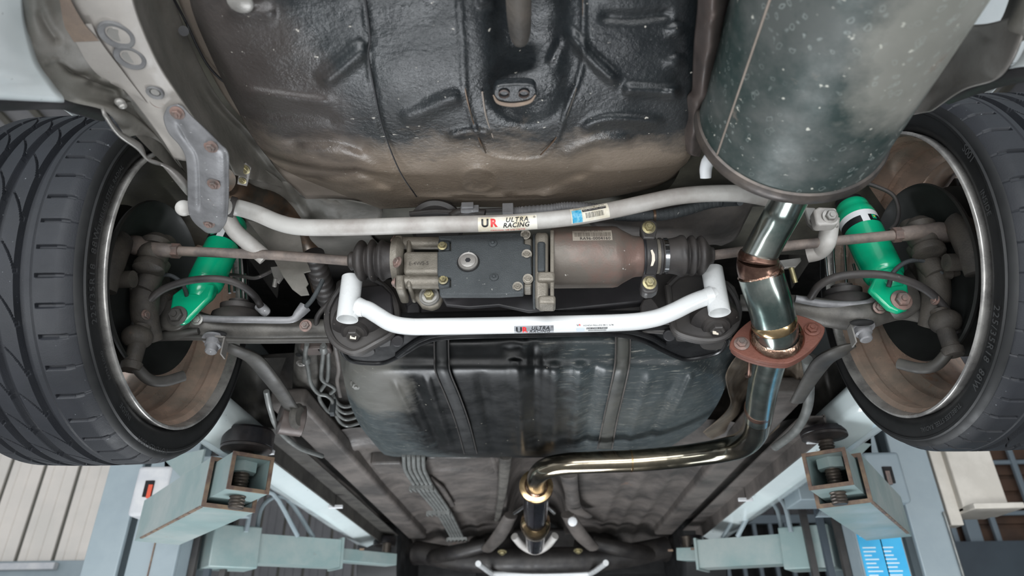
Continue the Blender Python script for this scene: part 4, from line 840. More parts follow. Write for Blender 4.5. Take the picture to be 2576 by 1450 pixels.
obj('yellow_smear', plate([(1172, 735), (1200, 727), (1228, 728), (1255, 734), (1256, 739), (1225, 733), (1200, 733), (1180, 741)], .001, Y=.9585), 'zinc_bolt', wr_)
# ================================================================ WHITE BARS
br = thing('brace_bar', 'clean bright white brace bar with upright tube ends at the bottom of the subframe', 'brace bar', tuple(P(1340, 818, Y=1.0)))
bp = [(897, 772), (925, 779), (950, 794), (985, 814), (1030, 822), (1100, 822), (1340, 817.5), (1560, 812), (1640, 803), (1690, 786), (1735, 764), (1765, 752), (1800, 742)]
BP = [P(a, b, Y=.985) for a, b in bp]
obj('bar', tube(BP, .0138, 32, 8), 'white_paint', br, sharp=60)
for x, yt, yb in ((886, 700, 804), (1791, 678, 788)):
    a = P(x, yt, Y=.99); b = A(a[0], a[1], P(x, yb, Y=.99)[2])
    e = obj('end_tube', pipe(b, a, .0175, .0016, 48), 'white_paint', br, sharp=40)
    obj('tube_disc', cyl(b+A(0, 0, .012), b+A(0, 0, .014), .016), 'white_paint', e)
wl1 = BP[1]-A(.012, 0, -.004)
obj('weld_collar', tube([BP[0]+(BP[1]-BP[0])*.15, BP[0]+(BP[1]-BP[0])*.75], [.0165, .0140], 28, 1, cap=False), 'white_paint', br)
obj('weld_collar', tube([BP[-1]+(BP[-2]-BP[-1])*.3, BP[-1]+(BP[-2]-BP[-1])*.8], [.0165, .0140], 28, 1, cap=False), 'white_paint', br)
a, b = P(1100, 822, Y=.985), P(1560, 812, Y=.985)
view = A(0, -1, -.55)
def barfn(PT, r):                                    # follow a bent bar so that stickers lie on its skin
    C_ = cat(PT, 12); L_ = np.concatenate([[0], np.cumsum(np.linalg.norm(np.diff(C_, axis=0), axis=1))])
    def fn(u, v, dr=0):
        p = A(*[np.interp(u, L_, C_[:, k]) for k in range(3)]); q = A(*[np.interp(u+.004, L_, C_[:, k]) for k in range(3)])
        d = unit(q-p); n = unit(view-d*(view@d)); w = np.cross(n, d); w = -w if w[2] < 0 else w
        return p+(r+dr)*(math.cos(v/r)*n+math.sin(v/r)*w)
    xs_ = [pr(q)[0] for q in C_]
    return fn, lambda x: float(np.interp(x, xs_, L_))
bf, U_ = barfn(BP[4:9], .0140)
def logo(fn, u0, u1, v0, v1, base, parent, dr, border=True, foot=None):
    pl = obj('sticker', decal(fn, u0, u1, v0, v1, dr), base, parent)
    w = u1-u0; h = v1-v0; f0 = .30 if foot else .5; c = v0+h*(.60 if foot else .5); hh = h*(.62 if foot else .86)
    obj('sticker_print', maptext('U', hh*1.05, lambda a, b: fn(u0+w*.12+a, c+b, dr+.0005), bold=hh*.04), 'sticker_black', pl)
    obj('sticker_print', maptext('R', hh*1.05, lambda a, b: fn(u0+w*.265+a, c+b, dr+.0005), bold=hh*.04), 'sticker_red', pl)
    obj('sticker_print', maptext('ULTRA', hh*.64, lambda a, b: fn(u0+w*.65+a+hh*.05, c+hh*.25+b, dr+.0004), shear=.25, spacing=1.2, bold=hh*.014), 'sticker_black', pl)
    obj('sticker_print', maptext('RACING', hh*.64, lambda a, b: fn(u0+w*.65+a-hh*.05, c-hh*.27+b, dr+.0004), shear=.25, spacing=1.1, bold=hh*.014), 'sticker_black', pl)
    obj('sticker_print', maptext('\u00ae', hh*.3, lambda a, b: fn(u0+w*.96+a, c+hh*.38+b, dr+.0004)), 'sticker_black', pl)
    if foot: obj('sticker_print', maptext(foot, h*.17, lambda a, b: fn(u0+w*.5+a, v0+h*.12+b, dr+.0004), spacing=1.1), 'sticker_red', pl)
logo(bf, U_(1294), U_(1392), -.0155, -.0005, 'sticker_silver', br, .0004)
s2 = obj('sticker', decal(bf, U_(1449), U_(1530), -.0135, .0018, .0003), 'white_paint', br)
obj('sticker_print', maptext('HONDA PRELUDE BB 5 / 6 96', .0037, lambda a_, b_: bf(U_(1503)+a_, -.0022+b_, .0006)), 'ink', s2)
obj('sticker_print', decal(bf, U_(1473), U_(1526), -.0085, -.0055, .0006), 'sticker_black', s2)
obj('sticker_print', maptext('REAR LOWER (2 POINTS)', .0030, lambda a_, b_: bf(U_(1500)+a_, -.0070+b_, .0008)), 'white_paint', s2)
obj('sticker_print', decal(bf, U_(1449), U_(1469), -.0130, -.0055, .0006), 'sticker_pale', s2)
obj('sticker_print', maptext('U', .004, lambda a_, b_: bf(U_(1452)+a_, -.0012+b_, .0006), bold=.0002), 'sticker_black', s2)
obj('sticker_print', maptext('R', .004, lambda a_, b_: bf(U_(1457)+a_, -.0012+b_, .0006), bold=.0002), 'sticker_red', s2)
g = [decal(bf, U_(1478)+.0012*i, U_(1478)+.0012*i+.0006, -.0125, -.0098, .0006, 1, 2) for i in range(24)]
obj('bar_code', join(*g), 'ink', s2, kind='stuff')
# the older bar above
ob = thing('anti_roll_bar', 'older white bar, dirty and scuffed, running across above the steering rack', 'anti roll bar', tuple(P(1200, 563, Y=.87)))
op = [(462, 524, .80), (520, 522, .82), (585, 521, .86), (640, 535, .87), (700, 560, .87), (750, 571, .87), (830, 573, .87), (960, 570, .87), (1080, 566, .87), (1280, 561, .87), (1430, 548, .87), (1540, 529, .87), (1640, 507, .87), (1700, 495, .87), (1770, 488, .87), (1850, 487, .87), (1900, 493, .88), (1960, 505, .90)]
OP = [P(x, y, Y=q) for x, y, q in op]
obj('bar', tube(OP, [.0105, .0115]+[.0131]*16, 32, 8), 'white_dirty', ob, sharp=60)
obj('end_ball', ball(OP[0], .0118, 24, 16), 'white_dirty', ob)
obj('end_arm', tube([P(570, 545, Y=.92), P(590, 580, Y=.93), P(620, 608, Y=.94), P(668, 650, Y=.96)], .0135, 24, 5), 'white_dirty', ob)
obj('end_arm', tube([P(2088, 548, Y=.93), P(2085, 580, Y=.94), P(2078, 612, Y=.95), P(2060, 632, Y=.97), P(2030, 640, Y=.98)], .0145, 24, 5), 'white_dirty', ob)
obj('rubber_bush', tube([P(577, 519, Y=.858), P(592, 523, Y=.862)], .0165, 24, 1), 'rubber', ob)
mk = obj('end_bracket', plate([(2046, 528), (2054, 560), (2060, 566), (2106, 563), (2112, 556), (2104, 522), (2060, 520)], .02, Y=.90), 'white_dirty', ob, bevel=.004, seg=3)
obj('bracket_bolt', bolt(P(2088, 544, Y=.898), (0, -1, -.3), .0085, .008), 'dull_silver', ob)
obj('bracket_back', plate([(2022, 520), (2052, 522), (2062, 566), (2112, 566), (2108, 572), (2050, 574), (2034, 560)], .01, Y=.925), 'dull_silver', ob, bevel=.003)
bfn, W_ = barfn(OP[7:13], .0133)
logo(bfn, W_(1204), W_(1350), -.016, .009, 'sticker_white', ob, .0004, foot='ORIGINAL UR S/N 156730')
s3 = obj('sticker', decal(bfn, W_(1434), W_(1528), -.012, .013, .0004, 8), 'sticker_white', ob)
obj('sticker_print', decal(bfn, W_(1437), W_(1461), -.0112, .0085, .0007, 4), 'sticker_blue', s3)
obj('sticker_print', maptext('HONDA PRELUDE BB 5 (4) 5/6', .0036, lambda a_, b_: bfn(W_(1481)+a_, .0102+b_, .0007)), 'ink', s3)
obj('sticker_print', decal(bfn, W_(1463), W_(1522), .0038, .0078, .0007, 5), 'sticker_black', s3)
obj('sticker_print', maptext('REAR ANTI-ROLL (23MM)', .0032, lambda a_, b_: bfn(W_(1493)+a_, .0058+b_, .0010)), 'white_dirty', s3)
g = []; random.seed(5); u = W_(1470)
while u < W_(1514): w = random.choice((.0005, .0009)); g.append(decal(bfn, u, u+w, -.0060, .0020, .0007, 1, 3)); u += w+random.choice((.0006, .0009))
obj('bar_code', join(*g), 'ink', s3, kind='stuff')
# ================================================================ LEFT HANGER BRACKET
hb = thing('hanger_bracket', 'grey stamped steel bracket with four bolts hanging from the left frame rail', 'bracket', tuple(P(520, 400, Z=.545)))
hr = [[(424, 268, .570), (436, 264, .568), (448, 263, .566), (458, 268, .566)], [(414, 296, .568), (438, 296, .562), (462, 292, .560), (482, 292, .562)], [(426, 332, .566), (455, 332, .558), (490, 330, .555), (520, 328, .558)],
      [(452, 362, .565), (482, 362, .556), (525, 362, .553), (556, 364, .557)], [(468, 392, .565), (500, 392, .556), (545, 388, .553), (574, 384, .558)], [(473, 430, .566), (503, 430, .557), (548, 430, .554), (575, 428, .560)],
      [(474, 480, .568), (504, 480, .560), (548, 480, .558), (575, 480, .565)], [(476, 530, .572), (506, 530, .565), (548, 530, .563), (573, 530, .570)], [(490, 558, .578), (510, 560, .572), (545, 560, .570), (568, 558, .576)], [(518, 582, .585), (526, 585, .582), (540, 585, .582), (552, 581, .585)]]
obj('bracket_plate', patch(hr, 8, 8, [([(436, 285), (470, 345), (497, 385), (503, 430), (505, 500), (507, 550)], 9, -.0065), ([(560, 385), (563, 450), (562, 545)], 3, .001)]), 'bracket_grey', hb, sharp=180, solid=.0035)
for x, y, Z in ((446, 284, .562), (531, 369, .553), (538, 463, .554), (526, 562, .571)): obj('bracket_bolt', bolt(P(x, y, Z=Z-.002), (0, -.25, -1), .0058, .0055), 'rust_bolt', hb)
cl = thing('pipe_clip', 'small tin clip with two bolts holding the brown filler pipe', 'clip', tuple(P(612, 440, Z=.66)))
obj('clip_strap', plate([(604, 416), (618, 412), (632, 424), (622, 470), (596, 464)], .003, Z=.655), 'dull_silver', cl, bevel=.001)
obj('clip_bolt', bolt(P(614, 426, Z=.653), (0, -.3, -1), .006), 'zinc_bolt', cl); obj('clip_bolt', bolt(P(610, 455, Z=.653), (0, -.3, -1), .004), 'zinc_bolt', cl)
# filler pipe and shields at the left
obj('filler_pipe', tube([P(560, 455, Z=.67), P(610, 482, Z=.70), P(680, 505, Z=.72), (P(735, 545, Z=.74)), P(768, 595, Z=.76), P(790, 660, Z=.74), P(808, 730, Z=.70)], [.021, .021, .021, .0205, .020, .020, .019], 24, 6), 'copper_pipe', cat='pipe', label='brown filler pipe with a coppery sheen above the left part of the dirty bar')
fh = obj('corrugated_hose', rev(P(788, 640, Z=.675), P(822, 745, Z=.64)-P(788, 640, Z=.675), [(.0+.0035*i, .0205 if i % 4 < 2 else .0185) for i in range(36)], 32), 'rubber', cat='hose', label='ribbed grey hose end left of the rack boot, below the brown pipe', sharp=60)
obj('splash_shield', plate([(622, 555), (700, 566), (752, 575), (764, 640), (782, 682), (764, 687), (776, 714), (770, 722), (778, 742), (756, 744), (735, 728), (712, 696), (690, 655), (660, 605)], .003, Y=1.0), 'body_side', cat='shield', label='flat grey sheet with a notched edge left of the ribbed hose', bevel=.001)
# harness behind the bar
hn = thing('wiring_harness', 'grey ribbed wiring sleeve and connectors behind the dirty white bar', 'wiring', tuple(P(1300, 530, Y=.93)))
pts = [P(x, y, Y=.93) for x, y in ((1275, 538), (1310, 532), (1380, 526), (1430, 520), (1490, 523), (1540, 535))]
C1 = cat(pts, 30); obj('sleeve', tube(C1, [.0085 if i % 4 < 2 else .0074 for i in range(len(C1))], 16, 1), 'bracket_grey', hn, sharp=60)
obj('connector', join(box(P(1177, 524, Y=.92), (.020, .02, .011)), box(P(1183, 532, Y=.925), (.03, .02, .012))), 'bracket_grey', hn, bevel=.001)
obj('connector', box(P(1278, 532, Y=.92), (.018, .02, .02)), 'bracket_grey', hn, bevel=.001)
obj('cap_rim', rev(P(1100, 560, Y=.965), (0, -.5, -1), [(0, .045), (.01, .047), (.014, .04), (.012, .025)], 40), 'black_steel', hn)
obj('sleeve', tube([P(x, y, Y=.925) for x, y in ((1135, 545), (1150, 536), (1180, 532), (1220, 538))], .007, 14, 5), 'rubber', hn)
obj('sleeve', tube([P(x, y, Y=.93) for x, y in ((1030, 538), (1090, 532), (1150, 533), (1280, 528))], .004, 10, 5), 'rubber', hn)
C2 = cat([P(x, y, Y=.94) for x, y in ((1545, 541), (1600, 543), (1660, 541), (1720, 530), (1780, 512), (1830, 505))], 30)
h2 = obj('ribbed_hose', tube(C2, [.0098 if i % 6 < 4 else .0092 for i in range(len(C2))], 18, 1), 'cover_grey', cat='hose', label='dark blue grey ribbed hose under the right half of the dirty bar', sharp=60)
obj('hose_clip', tube([C2[52]-(C2[53]-C2[52])*1, C2[52]+(C2[53]-C2[52])*2], .0108, 20, 1), 'copper_pipe', h2)
obj('plastic_clip', join(box(P(1842, 511, Y=.93), (.03, .01, .006)), cyl(P(1862, 510, Y=.92), P(1862, 510, Y=.94), .005)), 'cover_grey', cat='clip', label='small black clip with a round head left of the muffler seam')
# ================================================================ SHOCK ABSORBERS
def shock(s, top, bot, r, fork, bpt, side):
    t = thing('shock_absorber', 'bright green shock absorber at the '+side+', '+('beside the grey hanger bracket' if s < 0 else 'below the muffler'), 'shock absorber', tuple(bot), 'green rear shock absorbers')
    d = unit(bot-top); L = float(np.linalg.norm(bot-top))
    obj('damper_body', rev(top, d, [(-.012, r*.78), (-.008, r*.86), (0, r*.88), (.006, r*.86), (.01, r*.95), (.02, r), (L-.01, r), (L-.003, r*.94), (L, r*.85)], 48), 'green', t, sharp=50)
    obj('dust_boot', rev(top-d*.012, -d, [(0, r*.7), (.02, r*.7), (.09, r*.6)], 24), 'ink', t)
    n = unit(A(-s*.15, -1, -.35)); fn = ontube(top, bot, r, n)
    w0 = .026
    obj('label_band', decal(fn, w0, w0+.012, -.06, .06, .0003, 2, 20), 'label_white', t); lb_ = obj('label_band', decal(fn, w0+.012, w0+.026, -.06, .06, .0003, 2, 20), 'sticker_black', t)
    obj('label_patch', decal(fn, w0+.011, w0+.027, -.006, .006, .0006, 2, 6), 'label_white', t); obj('label_patch', decal(fn, w0+.013, w0+.023, .012, .02, .0006, 2, 6), 'green', t)
    tri = [(.0, -.0025), (.0, .0025), (.0045, 0)]
    obj('warning_mark', (np.array([fn(w0+.016+a, .016+b, .001) for a, b in tri]), [[0, 1, 2]]), 'sticker_yellow', t)
    fk = [P(a, b, Y=q) for a, b, q in fork]
    obj('lower_bracket', prism(fk, (0, .012, 0)), 'green', t, bevel=.004, seg=3)
    e = bot-A(0, 0, 0); obj('neck', tube([bot-d*.02, bot+d*.012, bot+d*.03], [r*.8, r*.82, r*.6], 28, 3), 'green', t)
    b = P(bpt[0], bpt[1], Y=fork[0][2]-.001); obj('mount_bolt', bolt(b, (0, -1, -.15), .0118, .011), 'rust_bolt' if s > 0 else 'arm_dark', t)
    return t
shock(-1, P(583, 570, Y=1.06), P(512, 722, Y=1.035), .0305, [(432, 742, 1.015), (424, 800, 1.015), (431, 811, 1.015), (456, 814, 1.015), (470, 806, 1.015), (528, 748, 1.015), (538, 715, 1.015), (480, 706, 1.015)], (446, 795), 'left')
shock(1, P(2146, 530, Y=1.05), P(2228, 700, Y=1.03), .0325, [(2186, 728, 1.01), (2236, 776, 1.01), (2262, 786, 1.01), (2284, 778, 1.01), (2290, 765, 1.01), (2283, 700, 1.01), (2268, 680, 1.01), (2200, 700, 1.01)], (2267, 756), 'right')
def coil(side, xs):
    for i_, (x, a, b, Yq) in enumerate(xs):
        obj('brake_pipe', cyl(P(x, a, Y=Yq), P(x+6, b, Y=Yq), .0026, 12), 'chrome', cat='pipe', group='thin bright pipes beside the '+side+' shock absorber', label='thin bright upright steel pipe beside the '+side+' green shock absorber, '+('first', 'second', 'third', 'fourth')[i_]+' from the left')
coil('left', ((572, 650, 738, 1.10), (584, 640, 735, 1.12), (602, 620, 768, 1.12), (617, 690, 790, 1.12)))
coil('right', ((2076, 636, 705, 1.10), (2094, 600, 695, 1.10), (2123, 590, 715, 1.10), (2147, 665, 690, 1.10)))
# ================================================================ CONTROL ARMS
def carm(s, pts, side, knob, nut, lab):
    t = thing('control_arm', lab, 'control arm', tuple(P(pts[3][0], pts[3][1], Y=1.08)), 'lower control arms')
    k = .00074
    obj('arm_casting', tube([P(a, b, Y=q) for a, b, r, q in pts], [r*k for a, b, r, q in pts], 22, 6, flat=1.0), 'arm_grey', t, sharp=80)
    return t
cl_ = carm(-1, [(326, 866, 13, 1.06), (380, 842, 19, 1.06), (430, 815, 27, 1.06), (470, 808, 30, 1.06), (520, 820, 28, 1.07), (580, 828, 26, 1.08), (660, 829, 26, 1.08), (760, 829, 26, 1.09), (850, 830, 24, 1.10)], 'left', 0, 0, 'long grey control arm running from the left wheel to the subframe')
obj('bolt_boss', rev(P(446, 797, Y=1.045), (0, -1, -.1), [(-.01, .030), (.012, .030), (.016, .026)], 40), 'arm_grey', cl_, sharp=50)
obj('edge_flange', tube([P(a, b, Y=1.05) for a, b in ((350, 852), (400, 818), (440, 850), (500, 838), (560, 856), (650, 858), (830, 856))][:1]+[P(a, b, Y=1.055) for a, b in ((500, 850), (560, 856), (650, 858), (830, 856))], .005, 10, 5), 'arm_dark', cl_)
obj('arm_web', tube([P(a, b, Y=1.052) for a, b in ((345, 860), (400, 848), (450, 842), (500, 834))], [.006, .008, .010, .006], 12, 5), 'arm_dark', cl_)
obj('slot', ball(P(541, 842, Y=1.05), (.021, .006, .007)), 'void_black', cl_)
cr_ = carm(1, [(1862, 762, 20, 1.10), (1930, 764, 22, 1.09), (2000, 772, 28, 1.08), (2080, 788, 33, 1.07), (2160, 796, 33, 1.06), (2220, 782, 30, 1.06), (2268, 770, 33, 1.06), (2330, 790, 24, 1.06), (2380, 808, 17, 1.06), (2418, 826, 11, 1.06)], 'right', 0, 0, 'brownish grey control arm running from behind the exhaust to the right wheel')
obj('bolt_boss', rev(P(2264, 757, Y=1.04), (0, -1, -.1), [(-.01, .030), (.012, .030), (.016, .026)], 40), 'arm_grey', cr_, sharp=50)
obj('slot', ball(P(2168, 812, Y=1.035), (.020, .006, .006)), 'void_black', cr_)
obj('joint_cap', rev(P(2405, 828, Y=1.04), (0, -.4, -1), [(-.02, .014), (0, .017), (.008, .016), (.012, .012)], 24), 'arm_dark', cr_)
obj('joint_cap', rev(P(322, 862, Y=1.04), (0, -.3, -1), [(-.02, .013), (0, .016), (.012, .015), (.02, .010)], 24), 'arm_dark', cl_)
for s, x, y, par in ((-1, 541, 853, cl_), (1, 2166, 822, cr_)):
    c = P(x, y, Y=1.06); ax = (0, -.2, -1)
    li = obj('link_nut', join(rev(c, ax, [(-.004, .014), (0, .021), (.004, .021), (.005, .014)], 32), rev(c+unit(ax)*.005, ax, [(0, .0135), (.010, .0135), (.012, .0105), (.022, .0100), (.024, .008)], 24)), 'bracket_grey', par, sharp=40)
    q = P(x+(22 if s < 0 else -22), y+4, Y=1.055)
    obj('angle_tab', join(beam(q+A(-.012*s*-1, 0, .004), q+A(.004*s*-1, 0, .002), .022, .0025, up=(0, 0, 1)), beam(q+A(.004*s*-1, 0, .003), q+A(.006*s*-1, -.004, -.032), .018, .0025, up=(1, 0, 0))), 'dull_silver', par)
for s, x, y, par in ((-1, 600, 775, cl_), (1, 2120, 738, cr_)):
    c = P(x, y, Y=1.09); obj('spring_seat', join(rev(c, (0, -.2, 1), [(-.03, .048), (-.012, .044), (-.004, .030), (0, .032), (.005, .032), (.007, .018), (.014, .018), (.016, .010)], 36)), 'rubber', par, sharp=50)
obj('guide_bolt', bolt(P(496, 805, Y=1.04), (0, -1, -.2), .007), 'dull_silver', cl_); obj('guide_bolt', bolt(P(769, 820, Y=1.05), (0, -1, -.2), .0075), 'rust_bolt', cl_); obj('guide_bolt', bolt(P(2212, 774, Y=1.03), (0, -1, -.2), .0075), 'rust_bolt', cr_)
obj('cable_guide', tube([P(a, b, Y=1.045) for a, b in ((473, 757), (482, 775), (494, 793), (512, 801), (560, 804), (640, 805), (700, 806), (736, 804), (752, 790), (768, 772))], [.0062]*8+[.009, .011], 14, 5), 'bracket_grey', cl_)
obj('cable_guide', tube([P(a, b, Y=1.045) for a, b in ((2232, 728), (2218, 745), (2200, 755), (2180, 764), (2140, 768), (2070, 764), (2000, 752))], .0066, 14, 5), 'bracket_grey', cr_)
def hose(px, r, mat, label, grp=None, name='brake_hose'):
    return obj(name, tube([P(a, b, Y=q) for a, b, q in px], r, 16, 6), mat, cat='hose', label=label, group=grp)
hose([(326, 850, 1.0), (352, 790, .985), (400, 735, .975), (470, 708, .97), (545, 702, .97), (600, 715, .985), (640, 745, 1.02), (658, 775, 1.06)], .0062, 'rubber', 'thick dark hose arching in front of the left green shock absorber')
hose([(2040, 748, 1.03), (2062, 718, 1.0), (2110, 696, .98), (2190, 690, .975), (2260, 700, .975), (2330, 730, .985), (2380, 780, 1.0), (2410, 835, 1.02)], .0066, 'rubber', 'thick dark hose arching in front of the right green shock absorber')
hose([(352, 745, .99), (370, 715, .985), (400, 694, .98), (430, 694, .98), (455, 710, .985), (466, 730, 1.0), (472, 755, 1.03)], .0036, 'cover_grey', 'thin grey cable looping between the left wheel hub and the green bracket', name='sensor_cable')
hose([(2235, 722, 1.0), (2248, 685, .99), (2280, 660, .985), (2320, 656, .985), (2355, 676, .985), (2372, 690, .985)], .0038, 'cover_grey', 'thin grey cable looping from the right green shock absorber to the hub', name='sensor_cable')
hose([(2150, 455, 1.0), (2200, 468, 1.0), (2245, 490, 1.0), (2260, 525, 1.0), (2255, 560, 1.0), (2238, 580, 1.0)], .0036, 'rubber', 'short dark cable loop right of the muffler lower edge', name='sensor_cable')
c = P(2384, 690, Y=.985); obj('sensor_plug', join(cyl(P(2372, 690, Y=.985), P(2392, 690, Y=.985), .0085), cyl(P(2392, 690, Y=.985), P(2410, 686, Y=.985), .006)), 'knuckle', cat='sensor', label='round plug at the end of the right thin grey cable')
hose([(560, 690, 1.10), (600, 694, 1.10), (640, 700, 1.10), (668, 690, 1.10), (690, 680, 1.10), (700, 690, 1.08)], .0035, 'rubber', 'thin dark pipe running left to right behind the left hose', name='brake_line')
hose([(770, 772, 1.02), (785, 755, 1.01), (800, 730, 1.0), (812, 705, 1.0)], .0040, 'cover_grey', 'short thin cable rising from the left cable guide', name='handbrake_cable')
hose([(795, 820, 1.08), (800, 795, 1.07), (825, 765, 1.06), (850, 745, 1.06)], .005, 'rubber', 'short dark cable beside the left subframe ear', name='handbrake_cable')
obj('pipe_bracket', join(plate([(680, 672), (712, 668), (716, 690), (700, 712), (690, 705)], .006, Y=1.06), cyl(P(694, 700, Y=1.06), P(690, 722, Y=1.07), .004)), 'dull_silver', cat='bracket', label='small tin bracket on the thin pipe between hose and notched shield', bevel=.001)
hose([(652, 770, 1.06), (668, 785, 1.06), (660, 776, 1.07)], .009, 'bracket_grey', 'metal end fitting of the left thick hose', name='hose_fitting')
# trailing links
def link(pts, label, mat):
    t = thing('trailing_link', label, 'suspension link', tuple(P(*pts[0][:2], Y=pts[0][3])), 'trailing links')
    obj('link_bar', tube([P(a, b, Y=q) for a, b, r, q in pts], [r*.0008 for a, b, r, q in pts], 18, 6, flat=.42), mat, t); return t
t = link([(556, 862, 10, 1.10), (590, 880, 22, 1.12), (640, 905, 24, 1.18), (690, 965, 22, 1.27), (725, 1015, 20, 1.36), (742, 1045, 22, 1.42)], 'grey trailing link running down from the left control arm to its bush', 'arm_dark')
c = P(728, 1056, Y=1.42); obj('link_bush', join(rev(c, (-.5, -.3, 0), [(-.03, .030), (-.028, .034), (.02, .034), (.022, .028)], 32)), 'flange_brown', t, sharp=40)
obj('bush_plate', rev(c+A(.02, -.02, 0), (1, -.2, -.1), [(0, .026), (.006, .028), (.012, .02)], 32), 'arm_grey', t)
t = link([(2150, 868, 10, 1.10), (2110, 885, 24, 1.12), (2070, 910, 24, 1.18), (2035, 960, 20, 1.27), (2005, 1010, 18, 1.36)], 'dark trailing link running down behind the rusty exhaust flange', 'arm_dark')
# ================================================================ BRAKE VALVE AND PIPES AT THE LEFT OF THE TANK
vb = thing('valve_bracket', 'grey bracket with bent brake pipes left of the fuel tank', 'bracket', tuple(P(780, 960, Z=.60)))
obj('bracket_plate', patch([[(745, 856, .64), (768, 856, .625), (795, 858, .63)], [(740, 900, .635), (765, 900, .615), (800, 900, .625)], [(737, 960, .63), (762, 960, .61), (800, 960, .62)], [(738, 1005, .625), (765, 1010, .605), (795, 1010, .615)], [(765, 1040, .62), (785, 1045, .605), (805, 1045, .61)], [(795, 1062, .615), (808, 1064, .605), (822, 1062, .61)]], 8, 8, [([(752, 870), (750, 1000), (790, 1050)], 5, .003)]), 'arm_grey', vb, sharp=180, solid=.003)
for x, y in ((751, 893), (770, 1012), (786, 1026), (806, 1058)): obj('bracket_hole', rev(P(x, y, Z=.601), (0, -.3, -1), [(0, .007), (.001, .006)], 20), 'void_black', vb)
obj('bracket_bolt', bolt(P(757, 914, Z=.60), (0, -.4, -1), .007), 'dull_silver', vb)
obj('valve_block', join(box(P(792, 870, Z=.60), (.05, .04, .03)), box(P(818, 868, Z=.60), (.03, .03, .03))), 'flange_brown', vb, bevel=.004)
for i, pp in enumerate(([(772, 866), (768, 895), (775, 930), (782, 965), (800, 990), (822, 996), (836, 1010), (830, 1030)], [(814, 868), (812, 900), (808, 940), (812, 958), (835, 972), (842, 980), (832, 990)], [(826, 870), (826, 930), (822, 960), (806, 985), (804, 1005), (820, 1030), (832, 1040)])):
    obj('brake_pipe', tube([P(a, b, Z=.585+.004*i) for a, b in pp], .0048, 12, 6), 'line_steel', vb)
for x, y in ((770, 900), (814, 872)): obj('pipe_fitting', join(*[rev(P(x, y, Z=.588), P(x+1, y+20, Z=.588)-P(x, y, Z=.588), [(0, .007), (.010, .009), (.022, .0095), (.024, .006)], 16)]), 'line_steel', vb)
for i in range(4):
    obj('brake_pipe', tube([P(a+i*2, b+i*16, Z=.60) for a, b in ((838, 996), (850, 1015), (868, 1024), (895, 1018), (930, 1008))], .0045, 10, 5), 'line_steel', vb)
obj('pipe_clamp', join(box(P(838, 1020, Z=.585), (.012, .03, .05), .2)), 'cover_grey', vb, bevel=.002)
hose([(670, 985, 1.3), (680, 1030, 1.35), (700, 1080, 1.45), (750, 1125, 1.6), (810, 1148, 1.75)], .006, 'line_steel', 'long grey cable curving down left of the fuel tank', name='handbrake_cable')
hose([(2030, 905, 1.2), (2036, 960, 1.3), (2030, 1030, 1.42), (2000, 1085, 1.55), (1950, 1125, 1.7)], .010, 'line_steel', 'long grey hose curving down right of the crumpled heat shield', name='breather_hose')
# side panels ahead of the wheels
obj('arch_panel', patch([[(560, 880, .70), (640, 900, .68), (720, 900, .70)], [(590, 960, .66), (640, 960, .63), (700, 960, .66)], [(560, 1040, .60), (640, 1050, .59), (690, 1050, .62)], [(520, 1080, .57), (620, 1090, .56), (700, 1100, .58)], [(560, 1130, .55), (640, 1130, .54), (730, 1140, .56)]], 8, 8, [([(600, 1060), (660, 1050)], 12, .01)], ((.03, .003, 5),)), 'arm_dark', car, sharp=180)
obj('arch_panel', patch([[(2020, 880, .70), (2080, 900, .68), (2160, 880, .70)], [(2030, 960, .66), (2090, 960, .62), (2160, 960, .65)], [(2040, 1040, .61), (2110, 1040, .58), (2200, 1040, .60)], [(2000, 1090, .58), (2110, 1080, .56), (2230, 1070, .57)], [(1980, 1140, .56), (2080, 1130, .54), (2180, 1110, .55)]], 8, 8, [([(2075, 900), (2090, 1000), (2110, 1040)], 8, .008), ([(2110, 1040), (2180, 1035)], 8, .008)], ((.03, .003, 7),)), 'arm_dark', car, sharp=180)

for x, y in ((888, 850), (1800, 838)):
    obj('paint_dab', box(P(x, y, Y=1.03), (.010, .002, .005), .4), 'paint_mark', sf)
cs = thing('cable_stay', 'small tin stay with an orange brown cable end right of the copper weld', 'bracket', tuple(P(1992, 665, Y=1.0)))
obj('stay_plate', plate([(1960, 655), (2014, 648), (2016, 656), (2002, 672), (1975, 674)], .006, Y=1.0), 'dull_silver', cs, bevel=.001)
obj('cable_end', cyl(P(1990, 674, Y=1.0), P(2001, 712, Y=1.01), .0042), 'zinc_bolt', cs)
